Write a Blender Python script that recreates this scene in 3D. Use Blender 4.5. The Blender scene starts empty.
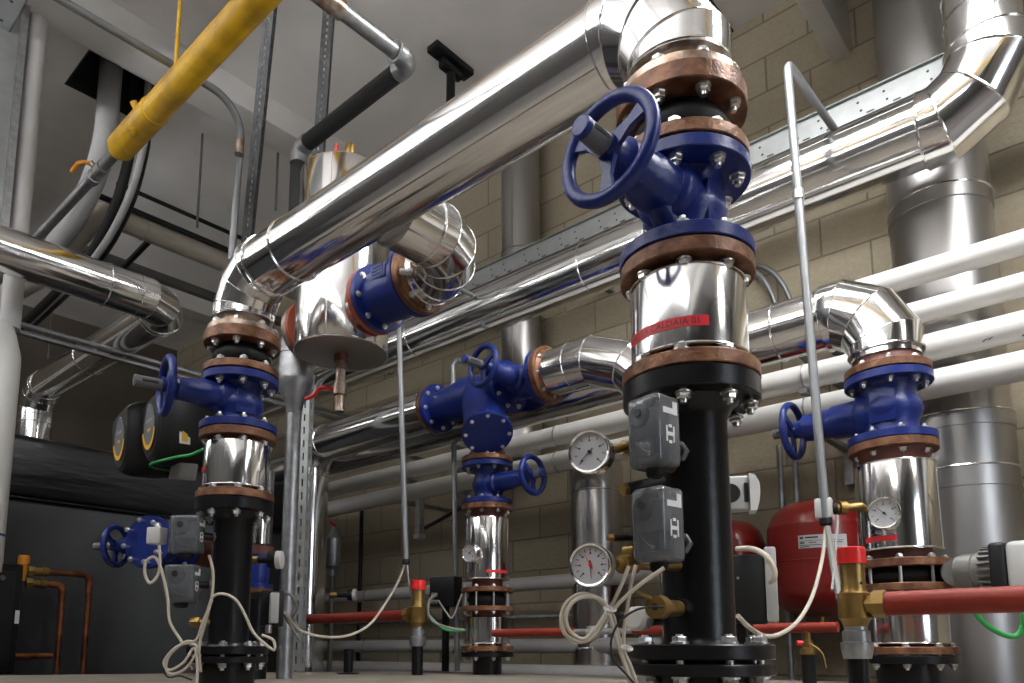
LAMPS = [(-0.62, 2.05, 3.62, 31, 0), (0.80, 2.05, 3.62, 32, 0), (2.6, 1.6, 3.62, 20, 0), (-4.75, -0.95, 3.35, 8, 30), (-3.05, -0.95, 3.35, 9, 31), (-1.6, -0.95, 3.35, 9, 32), (-0.15, -0.95, 3.35, 8, 31), (-6.6, -0.75, 3.35, 5, 20)]  # camera-side row extended leftward with an added lamp to brighten pipes there
import bpy, bmesh, math, random
from mathutils import Vector as V, Matrix, Quaternion
from math import sin, cos, pi, radians, tan, atan2, sqrt, acos
random.seed(7)
SC = bpy.context.scene
COL = SC.collection
# ------------------------------------------------------------------ camera
FPX, CX, CY, PITCH, HEAD, CAMZ = 746.0, 498.0, 546.0, radians(7.79), radians(41.95), 0.95
RT = V((cos(HEAD), sin(HEAD), 0)); HD = V((-sin(HEAD), cos(HEAD), 0))
FW = HD*cos(PITCH) + V((0, 0, sin(PITCH))); UPV = V((0, 0, cos(PITCH))) - HD*sin(PITCH)
CAM = V((0, 0, CAMZ))
def at(x, y, X=None, Y=None, Z=None, D=None):
    """the point of the room seen at photo position x, y on a plane X=, Y=, Z= or at distance D"""
    r = FW + RT*((x-CX)/FPX) - UPV*((y-CY)/FPX)
    if X is not None: t = X/r.x
    elif Y is not None: t = Y/r.y
    elif Z is not None: t = (Z-CAMZ)/r.z
    else: t = D
    return CAM + r*t
def on_cyl(x, y, c, rad):
    """the near point of an upright cylinder round c seen at photo position x, y"""
    r = at(x, y, D=1)-CAM; o = CAM-V((c[0], c[1], 0)); A = r.x**2+r.y**2; B = r.x*o.x+r.y*o.y; C_ = o.x**2+o.y**2-rad*rad
    return CAM+r*((-B-sqrt(max(0, B*B-A*C_)))/A)
cd = bpy.data.cameras.new('camera'); cam = bpy.data.objects.new('camera', cd); COL.objects.link(cam)
cam.matrix_world = Matrix(((RT.x, UPV.x, -FW.x, 0), (RT.y, UPV.y, -FW.y, 0), (RT.z, UPV.z, -FW.z, CAMZ), (0, 0, 0, 1)))
cd.sensor_width = 36; cd.lens = FPX/1024*36; cd.shift_x = (512-CX)/1024; cd.shift_y = (CY-341.5)/1024; cd.clip_start = 0.02
SC.camera = cam
# ------------------------------------------------------------------ materials
MATS = {}
def mat(name, col, rough=0.5, metal=0.0, bump=0.0, bscale=60, vary=0.0, vscale=8, col2=None, stretch=None, rvary=0.0, coat=0.0, spec=None, emit=None, trans=0.0):
    if name in MATS: return MATS[name]
    m = bpy.data.materials.new(name); m.use_nodes = True; nt = m.node_tree; b = nt.nodes['Principled BSDF']
    def I(k, v): b.inputs[k].default_value = v
    I('Base Color', (*col, 1)); I('Roughness', rough); I('Metallic', metal)
    if coat: I('Coat Weight', coat); I('Coat Roughness', 0.15)
    if spec is not None: I('Specular IOR Level', spec)
    if trans: I('Transmission Weight', trans)
    if emit: I('Emission Color', (*emit[0], 1)); I('Emission Strength', emit[1])
    tc = nt.nodes.new('ShaderNodeTexCoord'); vec = tc.outputs['Object']
    if stretch:
        mp = nt.nodes.new('ShaderNodeMapping'); mp.inputs['Scale'].default_value = stretch
        nt.links.new(vec, mp.inputs['Vector']); vec = mp.outputs['Vector']
    def noise(sc, det=4):
        n = nt.nodes.new('ShaderNodeTexNoise'); n.inputs['Scale'].default_value = sc; n.inputs['Detail'].default_value = det
        nt.links.new(vec, n.inputs['Vector']); return n.outputs['Fac']
    if vary or col2:
        r = nt.nodes.new('ShaderNodeValToRGB'); c2 = col2 or tuple(c*(1-vary) for c in col)
        r.color_ramp.elements[0].position = 0.38; r.color_ramp.elements[1].position = 0.66
        r.color_ramp.elements[0].color = (*c2, 1); r.color_ramp.elements[1].color = (*col, 1)
        nt.links.new(noise(vscale), r.inputs['Fac']); nt.links.new(r.outputs['Color'], b.inputs['Base Color'])
    if rvary:
        mr = nt.nodes.new('ShaderNodeMapRange'); mr.inputs['To Min'].default_value = max(0.02, rough-rvary); mr.inputs['To Max'].default_value = rough+rvary
        nt.links.new(noise(vscale*1.7), mr.inputs['Value']); nt.links.new(mr.outputs['Result'], b.inputs['Roughness'])
    if bump:
        bp = nt.nodes.new('ShaderNodeBump'); bp.inputs['Strength'].default_value = bump; bp.inputs['Distance'].default_value = 0.01
        nt.links.new(noise(bscale, 3), bp.inputs['Height']); nt.links.new(bp.outputs['Normal'], b.inputs['Normal'])
    MATS[name] = m; return m
M = dict(
 clad=mat('aluminium_cladding', (0.80, 0.795, 0.79), 0.13, 1.0, bump=0.022, bscale=9, rvary=0.05, vscale=5),
 clad2=mat('stainless_flue', (0.42, 0.41, 0.40), 0.38, 1.0, bump=0.05, bscale=7, rvary=0.06, vscale=5),
 seam=mat('bright_seam', (0.86, 0.85, 0.84), 0.14, 1.0),
 blue=mat('blue_enamel', (0.007, 0.020, 0.150), 0.34, 0.0, spec=0.38, bump=0.12, bscale=70, vary=0.15, vscale=9),
 rust=mat('rusty_flange_steel', (0.23, 0.105, 0.05), 0.42, 0.3, bump=0.25, bscale=90, col2=(0.10, 0.038, 0.018), vscale=26, rvary=0.12),
 primer=mat('red_brown_primer', (0.13, 0.035, 0.022), 0.55, 0.0, bump=0.15, bscale=80, vary=0.4, vscale=20),
 orange=mat('orange_primer', (0.36, 0.07, 0.03), 0.5, 0.0, bump=0.1, vary=0.3, vscale=18),
 raw=mat('raw_steel', (0.52, 0.46, 0.41), 0.32, 0.9, bump=0.15, bscale=80, col2=(0.25, 0.16, 0.10), vscale=22),
 bolt=mat('zinc_bolt', (0.72, 0.71, 0.70), 0.30, 1.0),
 black=mat('black_paint', (0.005, 0.005, 0.006), 0.28, 0.0, bump=0.06, bscale=50, spec=0.32),
 rubber=mat('black_rubber', (0.008, 0.008, 0.008), 0.6, spec=0.25),
 foam=mat('black_pipe_insulation', (0.018, 0.018, 0.018), 0.8, bump=0.3, bscale=90),
 galv=mat('galvanised_steel', (0.42, 0.43, 0.44), 0.38, 0.9, bump=0.06, vary=0.25, vscale=30),
 tray=mat('galvanised_tray', (0.36, 0.375, 0.37), 0.45, 0.45, vary=0.12, vscale=14),
 hole=mat('dark_slot', (0.02, 0.02, 0.02), 0.8),
 conduit=mat('grey_conduit', (0.22, 0.225, 0.23), 0.42, 0.5),
 white=mat('white_pipe_wrap', (0.66, 0.645, 0.61), 0.42, 0.0, bump=0.05, bscale=20, vary=0.08, vscale=6),
 pvc=mat('grey_plastic_pipe', (0.50, 0.49, 0.48), 0.4, vary=0.1),
 beige=mat('beige_duct_wrap', (0.50, 0.45, 0.37), 0.6, bump=0.2, bscale=20, vary=0.15),
 yellow=mat('yellow_gas_paint', (0.80, 0.47, 0.010), 0.38, coat=0.2, col2=(0.50, 0.28, 0.012), vscale=7, bump=0.08, bscale=40),
 red=mat('red_tank_enamel', (0.24, 0.012, 0.009), 0.3, coat=0.4),
 redpipe=mat('red_oxide_pipe', (0.25, 0.030, 0.017), 0.5, spec=0.25, bump=0.1, vary=0.15, vscale=20),
 redcap=mat('red_plastic', (0.65, 0.018, 0.015), 0.35),
 brass=mat('brass', (0.34, 0.215, 0.07), 0.36, 0.85, bump=0.1, bscale=60, vary=0.3, vscale=25),
 copper=mat('copper_tube', (0.42, 0.15, 0.06), 0.35, 0.9, col2=(0.16, 0.06, 0.035), vscale=16),
 grey=mat('grey_plastic', (0.33, 0.33, 0.32), 0.45),
 lgrey=mat('pale_grey_plastic', (0.48, 0.48, 0.465), 0.45),
 dgrey=mat('dark_grey_plastic', (0.10, 0.10, 0.105), 0.35),
 pumpgrey=mat('cast_pump_grey', (0.16, 0.155, 0.145), 0.45, 0.3, bump=0.2),
 housing=mat('black_pump_housing', (0.013, 0.013, 0.014), 0.4, spec=0.3),
 badge=mat('grey_badge', (0.13, 0.14, 0.155), 0.35),
 yband=mat('yellow_band', (0.75, 0.42, 0.02), 0.5),
 green=mat('dark_green_cast', (0.010, 0.050, 0.036), 0.42, bump=0.15),
 gcable=mat('green_cable', (0.02, 0.28, 0.06), 0.5),
 cable=mat('ivory_cable', (0.47, 0.42, 0.345), 0.5),
 gwire=mat('grey_cable', (0.22, 0.21, 0.195), 0.5),
 bcable=mat('black_cable', (0.012, 0.012, 0.012), 0.5),
 boiler=mat('boiler_casing_grey', (0.055, 0.058, 0.061), 0.42, 0.1, spec=0.35, bump=0.05, bscale=5, vary=0.1, vscale=2),
 boilerband=mat('boiler_black_jacket', (0.011, 0.011, 0.012), 0.32, spec=0.35, bump=0.8, bscale=3.5, stretch=(1, 0.6, 4)),
 cover=mat('smoked_clear_plastic', (0.36, 0.385, 0.41), 0.12, trans=0.78, spec=0.6),
 dial=mat('white_dial', (0.46, 0.46, 0.47), 0.35),
 ink=mat('black_ink', (0.01, 0.01, 0.012), 0.5),
 label=mat('red_tape', (0.60, 0.02, 0.03), 0.4),
 paper=mat('white_label', (0.62, 0.62, 0.62), 0.5),
 redneedle=mat('red_needle', (0.75, 0.03, 0.03), 0.4),
 white_plastic=mat('white_plastic', (0.58, 0.57, 0.54), 0.4),
 orange_cap=mat('orange_plastic', (0.75, 0.28, 0.02), 0.4),
 concrete=mat('plinth_concrete', (0.235, 0.205, 0.165), 0.6, bump=0.2, bscale=30, vary=0.25, vscale=5),
 ceil=mat('ceiling_concrete', (0.84, 0.815, 0.79), 0.8, bump=0.15, bscale=12, vary=0.14, vscale=1.6),
 beam=mat('beam_concrete', (0.80, 0.78, 0.755), 0.8, bump=0.12, bscale=14, vary=0.12, vscale=2),
 farwall=mat('far_wall_paint', (0.13, 0.105, 0.08), 0.85, bump=0.2, bscale=6, vary=0.15, vscale=2),
 frontwall=mat('plaster', (0.10, 0.095, 0.09), 0.8, vary=0.1, vscale=1.5),
 floor=mat('floor_concrete', (0.20, 0.19, 0.18), 0.45, vary=0.2, vscale=2),
 vessel=mat('polished_stainless', (0.66, 0.64, 0.62), 0.24, 1.0, bump=0.04, bscale=7, rvary=0.05, vscale=5),
 strutdark=mat('dark_galvanised_strut', (0.11, 0.115, 0.12), 0.5, 0.4, vary=0.3, vscale=40),
 joint=mat('joint_sealant_and_shaft_shade', (0.03, 0.03, 0.03), 0.8),  # ceiling joint strip, and painted shade on the shaft lining
)
# concrete block wall
def block_wall():
    m = bpy.data.materials.new('concrete_block'); m.use_nodes = True; nt = m.node_tree; b = nt.nodes['Principled BSDF']
    tc = nt.nodes.new('ShaderNodeTexCoord'); sp = nt.nodes.new('ShaderNodeSeparateXYZ'); cb = nt.nodes.new('ShaderNodeCombineXYZ')
    L = nt.links.new; L(tc.outputs['Object'], sp.inputs[0]); L(sp.outputs['X'], cb.inputs['X']); L(sp.outputs['Z'], cb.inputs['Y'])
    bt = nt.nodes.new('ShaderNodeTexBrick'); L(cb.outputs[0], bt.inputs['Vector'])
    for k, v in (('Scale', 1.0), ('Mortar Size', 0.006), ('Mortar Smooth', 0.3), ('Brick Width', 0.45), ('Row Height', 0.205)): bt.inputs[k].default_value = v
    bt.inputs['Color1'].default_value = (0.48, 0.415, 0.30, 1); bt.inputs['Color2'].default_value = (0.41, 0.352, 0.25, 1); bt.inputs['Mortar'].default_value = (0.26, 0.22, 0.155, 1)
    n = nt.nodes.new('ShaderNodeTexNoise'); n.inputs['Scale'].default_value = 45; n.inputs['Detail'].default_value = 6; L(tc.outputs['Object'], n.inputs['Vector'])
    mx = nt.nodes.new('ShaderNodeMix'); mx.data_type = 'RGBA'; mx.blend_type = 'MULTIPLY'; mx.inputs['Factor'].default_value = 0.35
    L(bt.outputs['Color'], mx.inputs['A']); L(n.outputs['Color'], mx.inputs['B'])
    n2 = nt.nodes.new('ShaderNodeHueSaturation'); n2.inputs['Saturation'].default_value = 0.0; L(n.outputs['Color'], n2.inputs['Color']); L(n2.outputs['Color'], mx.inputs['B'])
    L(mx.outputs['Result'], b.inputs['Base Color']); b.inputs['Roughness'].default_value = 0.85
    a = nt.nodes.new('ShaderNodeMath'); a.operation = 'MULTIPLY_ADD'; a.inputs[1].default_value = -1.6; L(bt.outputs['Fac'], a.inputs[0]); L(n.outputs['Fac'], a.inputs[2])
    bp = nt.nodes.new('ShaderNodeBump'); bp.inputs['Strength'].default_value = 0.5; bp.inputs['Distance'].default_value = 0.008; L(a.outputs[0], bp.inputs['Height']); L(bp.outputs['Normal'], b.inputs['Normal'])
    return m
M['block'] = block_wall()
# ------------------------------------------------------------------ mesh builder
def frame(d):
    d = V(d).normalized(); a = V((0, 0, 1)) if abs(d.z) < 0.9 else V((1, 0, 0))
    u = a.cross(d).normalized(); return u, d.cross(u), d
class MB:
    def __init__(s): s.v = []; s.f = []; s.mi = []; s.cur = 0
    def add(s, vs, fs):
        o = len(s.v); s.v += [V(p) for p in vs]; s.f += [tuple(i+o for i in f) for f in fs]; s.mi += [s.cur]*len(fs); return s
    def use(s, k): s.cur = k; return s
    def rings(s, rr, closed=False, cap0=True, cap1=True):
        n = len(rr[0]); vs = [p for r in rr for p in r]; fs = []; k = len(rr)
        for i in range(k if closed else k-1):
            a, b = i*n, ((i+1) % k)*n
            for j in range(n): fs.append((a+j, a+(j+1) % n, b+(j+1) % n, b+j))
        if not closed:
            if cap0: fs.append(tuple(range(n-1, -1, -1)))
            if cap1: fs.append(tuple((k-1)*n+j for j in range(n)))
        return s.add(vs, fs)
    def lathe(s, o, d, prof, n=36, cap=True):
        """prof: (distance along d, radius)"""
        u, w, d = frame(d); o = V(o)
        return s.rings([[o+d*z+(u*cos(2*pi*j/n)+w*sin(2*pi*j/n))*max(r, 1e-4) for j in range(n)] for z, r in prof], cap0=cap, cap1=cap)
    def cyl(s, a, b, r, n=24, r2=None, bev=0.0):
        a, b = V(a), V(b); L = (b-a).length; r2 = r if r2 is None else r2
        pr = [(0, r), (L, r2)] if not bev else [(0, r-bev), (bev, r), (L-bev, r2), (L, r2-bev)]
        return s.lathe(a, b-a, pr, n)
    def tube(s, pts, r, n=10, closed=False, caps=True):
        pts = [V(p) for p in pts]; N = len(pts); rr = []
        def dr(i): return (pts[(i+1) % N]-pts[i]).normalized()
        d0 = dr(0); u, w, _ = frame(d0); rad = r if hasattr(r, '__len__') else [r]*N
        for i in range(N):
            if closed: a, b = dr((i-1) % N), dr(i)
            else: a = dr(max(i-1, 0)); b = dr(min(i, N-2))
            if i: 
                q = d0.rotation_difference(a); u = q @ u; w = q @ w; d0 = a
            bis = (a+b)
            bis = bis.normalized() if bis.length > 1e-6 else a
            k = max(a.dot(bis), 0.35)
            rr.append([pts[i]+(x := (u*cos(2*pi*j/n)+w*sin(2*pi*j/n))*rad[i]) - a*(x.dot(bis)/k) for j in range(n)])
        return s.rings(rr, closed, caps, caps)
    def box(s, c, size, rot=None, bev=0.0, seg=2):
        bm = bmesh.new(); bmesh.ops.create_cube(bm, size=1)
        bmesh.ops.scale(bm, vec=V(size), verts=bm.verts)
        if bev: bmesh.ops.bevel(bm, geom=list(bm.edges), offset=bev, segments=seg, profile=0.5, affect='EDGES')
        Mx = Matrix.Translation(V(c)) @ (rot.to_4x4() if rot is not None else Matrix())
        bm.verts.ensure_lookup_table(); bm.verts.index_update()
        s.add([Mx @ v.co for v in bm.verts], [tuple(v.index for v in f.verts) for f in bm.faces]); bm.free(); return s
    def bx(s, a, b, bev=0.0):
        a, b = V(a), V(b); return s.box((a+b)/2, [abs(x) for x in (b-a)], None, bev)
    def torus(s, c, d, R, r, n=40, k=10, a0=0, a1=2*pi):
        u, w, d = frame(d); full = abs(a1-a0-2*pi) < 1e-6
        m = n if full else n+1
        return s.tube([V(c)+(u*cos(a0+(a1-a0)*i/n)+w*sin(a0+(a1-a0)*i/n))*R for i in range(m)], r, k, closed=full)
    def prism(s, poly, o, u, w, h):
        """poly 2-D in u,w extruded by vector h"""
        o, u, w, h = V(o), V(u), V(w), V(h); n = len(poly)
        return s.rings([[o+u*a+w*b for a, b in poly], [o+u*a+w*b+h for a, b in poly]])
    def hexn(s, o, d, r, h):
        return s.lathe(o, d, [(0, r*0.93), (h*0.12, r), (h*0.88, r), (h, r*0.9)], 6)
    def mesh(s, name, m, off=V((0, 0, 0)), ang=32):
        me = bpy.data.meshes.new(name); me.from_pydata([p-off for p in s.v], [], s.f); me.update()
        bm = bmesh.new(); bm.from_mesh(me); bmesh.ops.recalc_face_normals(bm, faces=bm.faces); bm.to_mesh(me); bm.free()
        me.polygons.foreach_set('use_smooth', [True]*len(me.polygons)); me.set_sharp_from_angle(angle=radians(ang))
        for k in (m if isinstance(m, (list, tuple)) else [m]): me.materials.append(M[k] if isinstance(k, str) else k)
        if any(s.mi): me.polygons.foreach_set('material_index', s.mi)
        return me
def tag(o, label=None, cat=None, group=None, kind=None):
    for k, v in (('label', label), ('category', cat), ('group', group), ('kind', kind)):
        if v: o[k] = v
    return o
def thing(name, label, cat, loc=(0, 0, 0), group=None):
    o = bpy.data.objects.new(name, None); COL.objects.link(o); o.location = loc; o.empty_display_size = 0.05
    return tag(o, label, cat, group)
def off_of(p):
    v = V((0, 0, 0))
    while p is not None: v += p.location; p = p.parent
    return v
def part(name, mb, m, parent, label=None, ang=32):
    o = bpy.data.objects.new(name, mb.mesh(name, m, off_of(parent), ang)); COL.objects.link(o); o.parent = parent
    if label: o['label'] = label
    return o
def solo(name, mb, m, label, cat, group=None, ang=32):
    lo = V([min(p[i] for p in mb.v) for i in range(3)]); hi = V([max(p[i] for p in mb.v) for i in range(3)])
    c = V(((lo.x+hi.x)/2, (lo.y+hi.y)/2, lo.z))
    o = bpy.data.objects.new(name, mb.mesh(name, m, c, ang)); COL.objects.link(o); o.location = c
    return tag(o, label, cat, group)
def struct(name, mb, m, ang=32):
    o = bpy.data.objects.new(name, mb.mesh(name, m, V((0, 0, 0)), ang)); COL.objects.link(o); o['kind'] = 'structure'; return o
def inst(name, me, parent, pos, d=(0, 0, 1), roll=0.0):
    o = bpy.data.objects.new(name, me); COL.objects.link(o); o.parent = parent
    q = V((0, 0, 1)).rotation_difference(V(d).normalized()) @ Quaternion((0, 0, 1), roll)
    o.matrix_local = Matrix.Translation(V(pos)-off_of(parent)) @ q.to_matrix().to_4x4(); return o
BOLTS = {}
def bolt_mesh(L, s):
    k = (round(L, 4), s)
    if k not in BOLTS:
        b = MB(); b.lathe((0, 0, L/2), (0, 0, 1), [(0, s*1.25), (s*0.25, s*1.25)], 16); b.hexn((0, 0, L/2+s*0.25), (0, 0, 1), s*1.05, s*0.75)
        b.lathe((0, 0, L/2+s), (0, 0, 1), [(0, s*0.58), (s*0.3, s*0.5)], 12)
        b.lathe((0, 0, -L/2), (0, 0, -1), [(0, s*1.25), (s*0.25, s*1.25)], 16); b.hexn((0, 0, -L/2-s*0.25), (0, 0, -1), s*1.05, s*0.85)
        b.lathe((0, 0, -L/2-s), (0, 0, -1), [(0, s*0.58), (s*0.75, s*0.52)], 12); b.lathe((0, 0, -L/2), (0, 0, 1), [(0, s*0.55), (L, s*0.55)], 12)
        BOLTS[k] = b.mesh('bolt', 'bolt')
    return BOLTS[k]
def bolts(parent, c, d, R, L, n=8, s=0.0095, a0=0.2, skip=()):
    u, w, d = frame(d); me = bolt_mesh(L, s)
    for i in range(n):
        if i in skip: continue
        a = a0+2*pi*i/n; inst('bolt', me, parent, V(c)+(u*cos(a)+w*sin(a))*R, d, random.random())
def arc_pts(c, d0, d1, R, n, poly=False):
    """points of a bend at corner c; poly: the mitre polygon's corners, else points on the arc"""
    d0, d1 = V(d0).normalized(), V(d1).normalized(); A = acos(max(-1, min(1, d0.dot(d1)))); T = R*tan(A/2)
    st = V(c)-d0*T; ax = d0.cross(d1).normalized(); nrm = ax.cross(d0); ctr = st+nrm*R; out = []
    ks = [(k+0.5)/n for k in range(n)] if poly else [k/n for k in range(n+1)]
    for t in ks: out.append(ctr-(Quaternion(ax, A*t) @ nrm)*(R/cos(A/2/n) if poly else R))
    return out, T
def rounded(pts, R, n=6):
    pts = [V(p) for p in pts]; out = [pts[0]]
    for i in range(1, len(pts)-1):
        a, _ = arc_pts(pts[i], pts[i]-pts[i-1], pts[i+1]-pts[i], R, n); out += a
    return out+[pts[-1]]
def smooth_path(pts, n=6, closed=False):
    P = [V(p) for p in pts]; out = []; N = len(P)
    for i in range(N if closed else N-1):
        g = (lambda k: P[k % N]) if closed else (lambda k: P[max(0, min(N-1, k))])
        p0, p1, p2, p3 = g(i-1), g(i), g(i+1), g(i+2)
        for j in range(n):
            t = j/n; out.append(0.5*((2*p1)+(p2-p0)*t+(2*p0-5*p1+4*p2-p3)*t*t+(3*p1-p0-3*p2+p3)*t**3))
    if not closed: out.append(P[-1])
    return out
def bead(c, d, R, r=0.003, n=48):
    return MB().torus(c, d, R, r, n, 8)
def clad_pipe(name, label, pts, r, R=0.15, n=3, bands=(), m='clad', lap=None, cat='pipe', group=None, er=None, beads=True):
    """sheet-metal clad pipe along corner points with mitred elbows, lap beads and a lap seam"""
    pts = [V(p) for p in pts]; t = thing(name, label, cat, (pts[-1].x, pts[-1].y, min(p.z for p in pts)-r), group)
    a = pts[0]; er = er or r*1.012
    for i in range(1, len(pts)):
        d = (pts[i]-pts[i-1]).normalized()
        if i < len(pts)-1:
            d1 = (pts[i+1]-pts[i]).normalized(); poly, T = arc_pts(pts[i], d, d1, R, n, True); e0, e1 = pts[i]-d*T, pts[i]+d1*T
        else: e0 = pts[i]; poly = None
        if (e0-a).length > 0.01:
            part('jacket', MB().tube([a, e0], r, 64), m, t)
            if lap is not None:
                u, w, _ = frame(d); o = (u*cos(lap)+w*sin(lap))*(r+0.0004)
                part('lap_seam', MB().tube([a+o, e0+o], 0.0022, 8), m, t)
        if poly:
            part('elbow', MB().tube([e0-d*0.004]+poly+[e1+d1*0.004], er, 64), m, t, ang=12)
            if beads:
                q = [e0]+poly+[e1]
                for k, p in enumerate(q):
                    if k == 0: dd = d
                    elif k == len(q)-1: dd = d1
                    else: dd = ((p-q[k-1]).normalized()+(q[k+1]-p).normalized()).normalized()
                    part('seam_ring', bead(p, dd, er*1.006 if k in (0, len(q)-1) else er*1.012, (0.0042 if r > 0.12 else 0.0020) if r > 0.06 else 0.0014), 'seam', t)
            a = e1
    for p, d in bands: part('seam_ring', bead(p, d, r*1.012, 0.0034), 'seam', t)
    return t
def text_faces(body, size):
    c = bpy.data.curves.new('lettering', 'FONT'); c.body = body; c.size = size; c.align_x = 'LEFT'; c.resolution_u = 3
    o = bpy.data.objects.new('lettering', c); COL.objects.link(o); bpy.context.view_layer.update()
    me = bpy.data.meshes.new_from_object(o.evaluated_get(bpy.context.evaluated_depsgraph_get())); vs = [v.co.copy() for v in me.vertices]; fs = [tuple(p.vertices) for p in me.polygons]
    bpy.data.objects.remove(o); bpy.data.curves.remove(c); bpy.data.meshes.remove(me)
    return vs, fs
def wrap(c, r, a0, z0, body, size, sx=1.0):
    """lettering wrapped round a vertical cylinder, reading with growing angle"""
    vs, fs = text_faces(body, size); b = MB()
    return b.add([V((c[0]+r*cos(a0+v.x*sx/r), c[1]+r*sin(a0+v.x*sx/r), z0+v.y)) for v in vs], fs)
def flat_text(o, u, w, body, size):
    vs, fs = text_faces(body, size); return MB().add([V(o)+V(u)*v.x+V(w)*v.y for v in vs], fs)
def tape(c, r, a0, a1, z0, z1, n=16):
    out = []
    for i in range(n+1):
        a = a0+(a1-a0)*i/n; e = V((cos(a), sin(a), 0)); k = V((c[0], c[1], 0))
        out.append([k+e*r+V((0, 0, z0)), k+e*(r+0.0012)+V((0, 0, z0)), k+e*(r+0.0012)+V((0, 0, z1)), k+e*r+V((0, 0, z1))])
    return MB().rings(out)
# ------------------------------------------------------------------ shared kinds
ZU = V((0, 0, 1))
def flange(o, d, r, th, hub=None, hubl=0.0):
    """disc with eased edges (and a hub) growing along d from o"""
    b = MB(); b.lathe(o, d, [(0, r-0.002), (0.002, r), (th-0.002, r), (th, r-0.002)], 56)
    if hub: b.lathe(V(o)+V(d).normalized()*(th-0.001), d, [(0, hub*1.25), (hubl*0.5, hub*1.08), (hubl, hub)], 40)
    return b
def wheel_valve(name, label, c, axis, H, fr, br, stem, zoff=0.0, wheel=0.23, cap=0.315, WR=0.09, fth=0.026, nb=8, group=None, bs=0.0095, a0=0.3, sleeve=True, capm='blue'):
    """flanged valve: body along axis, bonnet and handwheel along stem"""
    c = V(c); ax = V(axis).normalized(); st = V(stem).normalized(); t = thing(name, label, 'valve', c-ax*0, group)
    b = MB(); h = H/2-fth
    b.lathe(c-ax*(h+0.001), ax, [(0, br*1.12), (0.012, br), (h*0.5, br*0.98), (h*0.8, br*1.12), (h, br*1.18), (h*1.25, br*1.12), (h*1.55, br*0.98), (2*h-0.010, br), (2*h+0.002, br*1.12)], 44)
    s0 = c+ax*zoff
    b.lathe(s0, st, [(0.0, br*0.92), (br*0.95, br*0.92), (br*1.12, br*0.86), (br*1.2, br*0.74), (wheel*0.55, br*0.70), (wheel*0.58, br*0.62), (wheel*0.86, br*0.56), (wheel*0.9, br*0.40), (wheel*0.97, br*0.34)], 40)
    # cast rib under the bonnet
    b.tube([s0+st*br*0.8-ax*h*0.75, s0+st*br*1.5-ax*h*0.25], [br*0.42, br*0.36], 16)
    if True:
        side = ax.cross(st).normalized(); b.box(c+side*br*0.98, (0.012, br*0.95, h*1.2), Matrix((side, st, ax)).transposed(), 0.003)
    part('body', b, 'blue', t, ang=40)
    for s in (1, -1):
        f = part('flange', flange(c+ax*s*h, ax*s, fr, fth), 'blue', t)
    for s in (1, -1):
        bolts(t, c+ax*s*(h+fth+0.005), ax*s, fr*0.80, fth*2+0.010, nb, bs, a0)
    w0 = s0+st*wheel; u, w, _ = frame(st); hw = MB().torus(w0, st, WR, 0.0130, 56, 12)
    hw.lathe(w0-st*0.02, st, [(0, 0.024), (0.035, 0.022)], 24)
    part('handwheel', hw, 'blue', t)
    for k in range(3):
        a = 0.5+2*pi*k/3; e = u*cos(a)+w*sin(a); n = e.cross(st)
        sp = MB(); sp.prism([(0.018, -0.016), (WR*0.55, -0.008), (WR-0.004, -0.015), (WR-0.004, 0.015), (WR*0.55, 0.008), (0.018, 0.016)], w0-st*0.005, e, n, st*0.010)
        part('spoke', sp, 'blue', t)
    if sleeve:
        sl = MB().lathe(w0, st, [(0.012, 0.020), (cap-wheel-0.012, 0.0185), (cap-wheel-0.010, 0.017)], 28)
        p = part('stem_sleeve', sl, 'dgrey', t)
        slot = MB().box(w0+st*(cap-wheel)*0.52+u*0.0182, (0.003, 0.009, (cap-wheel)*0.5), Matrix((u, w, st)).transposed(), 0.001)
        part('position_slot', slot, 'hole', p)
        part('end_cap', MB().lathe(w0+st*(cap-wheel-0.012), st, [(0, 0.0195), (0.010, 0.0195), (0.012, 0.0165)], 28), capm, t)
    else:
        part('stem', MB().cyl(w0, w0+st*(cap-wheel), 0.017, 24), 'dgrey', t)
    return t
def flange_pipe(parent, name, o, d, r, th, m, hub=None, hubl=0.0, label=None):
    return part(name, flange(o, d, r, th, hub, hubl), m, parent, label)
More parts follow.
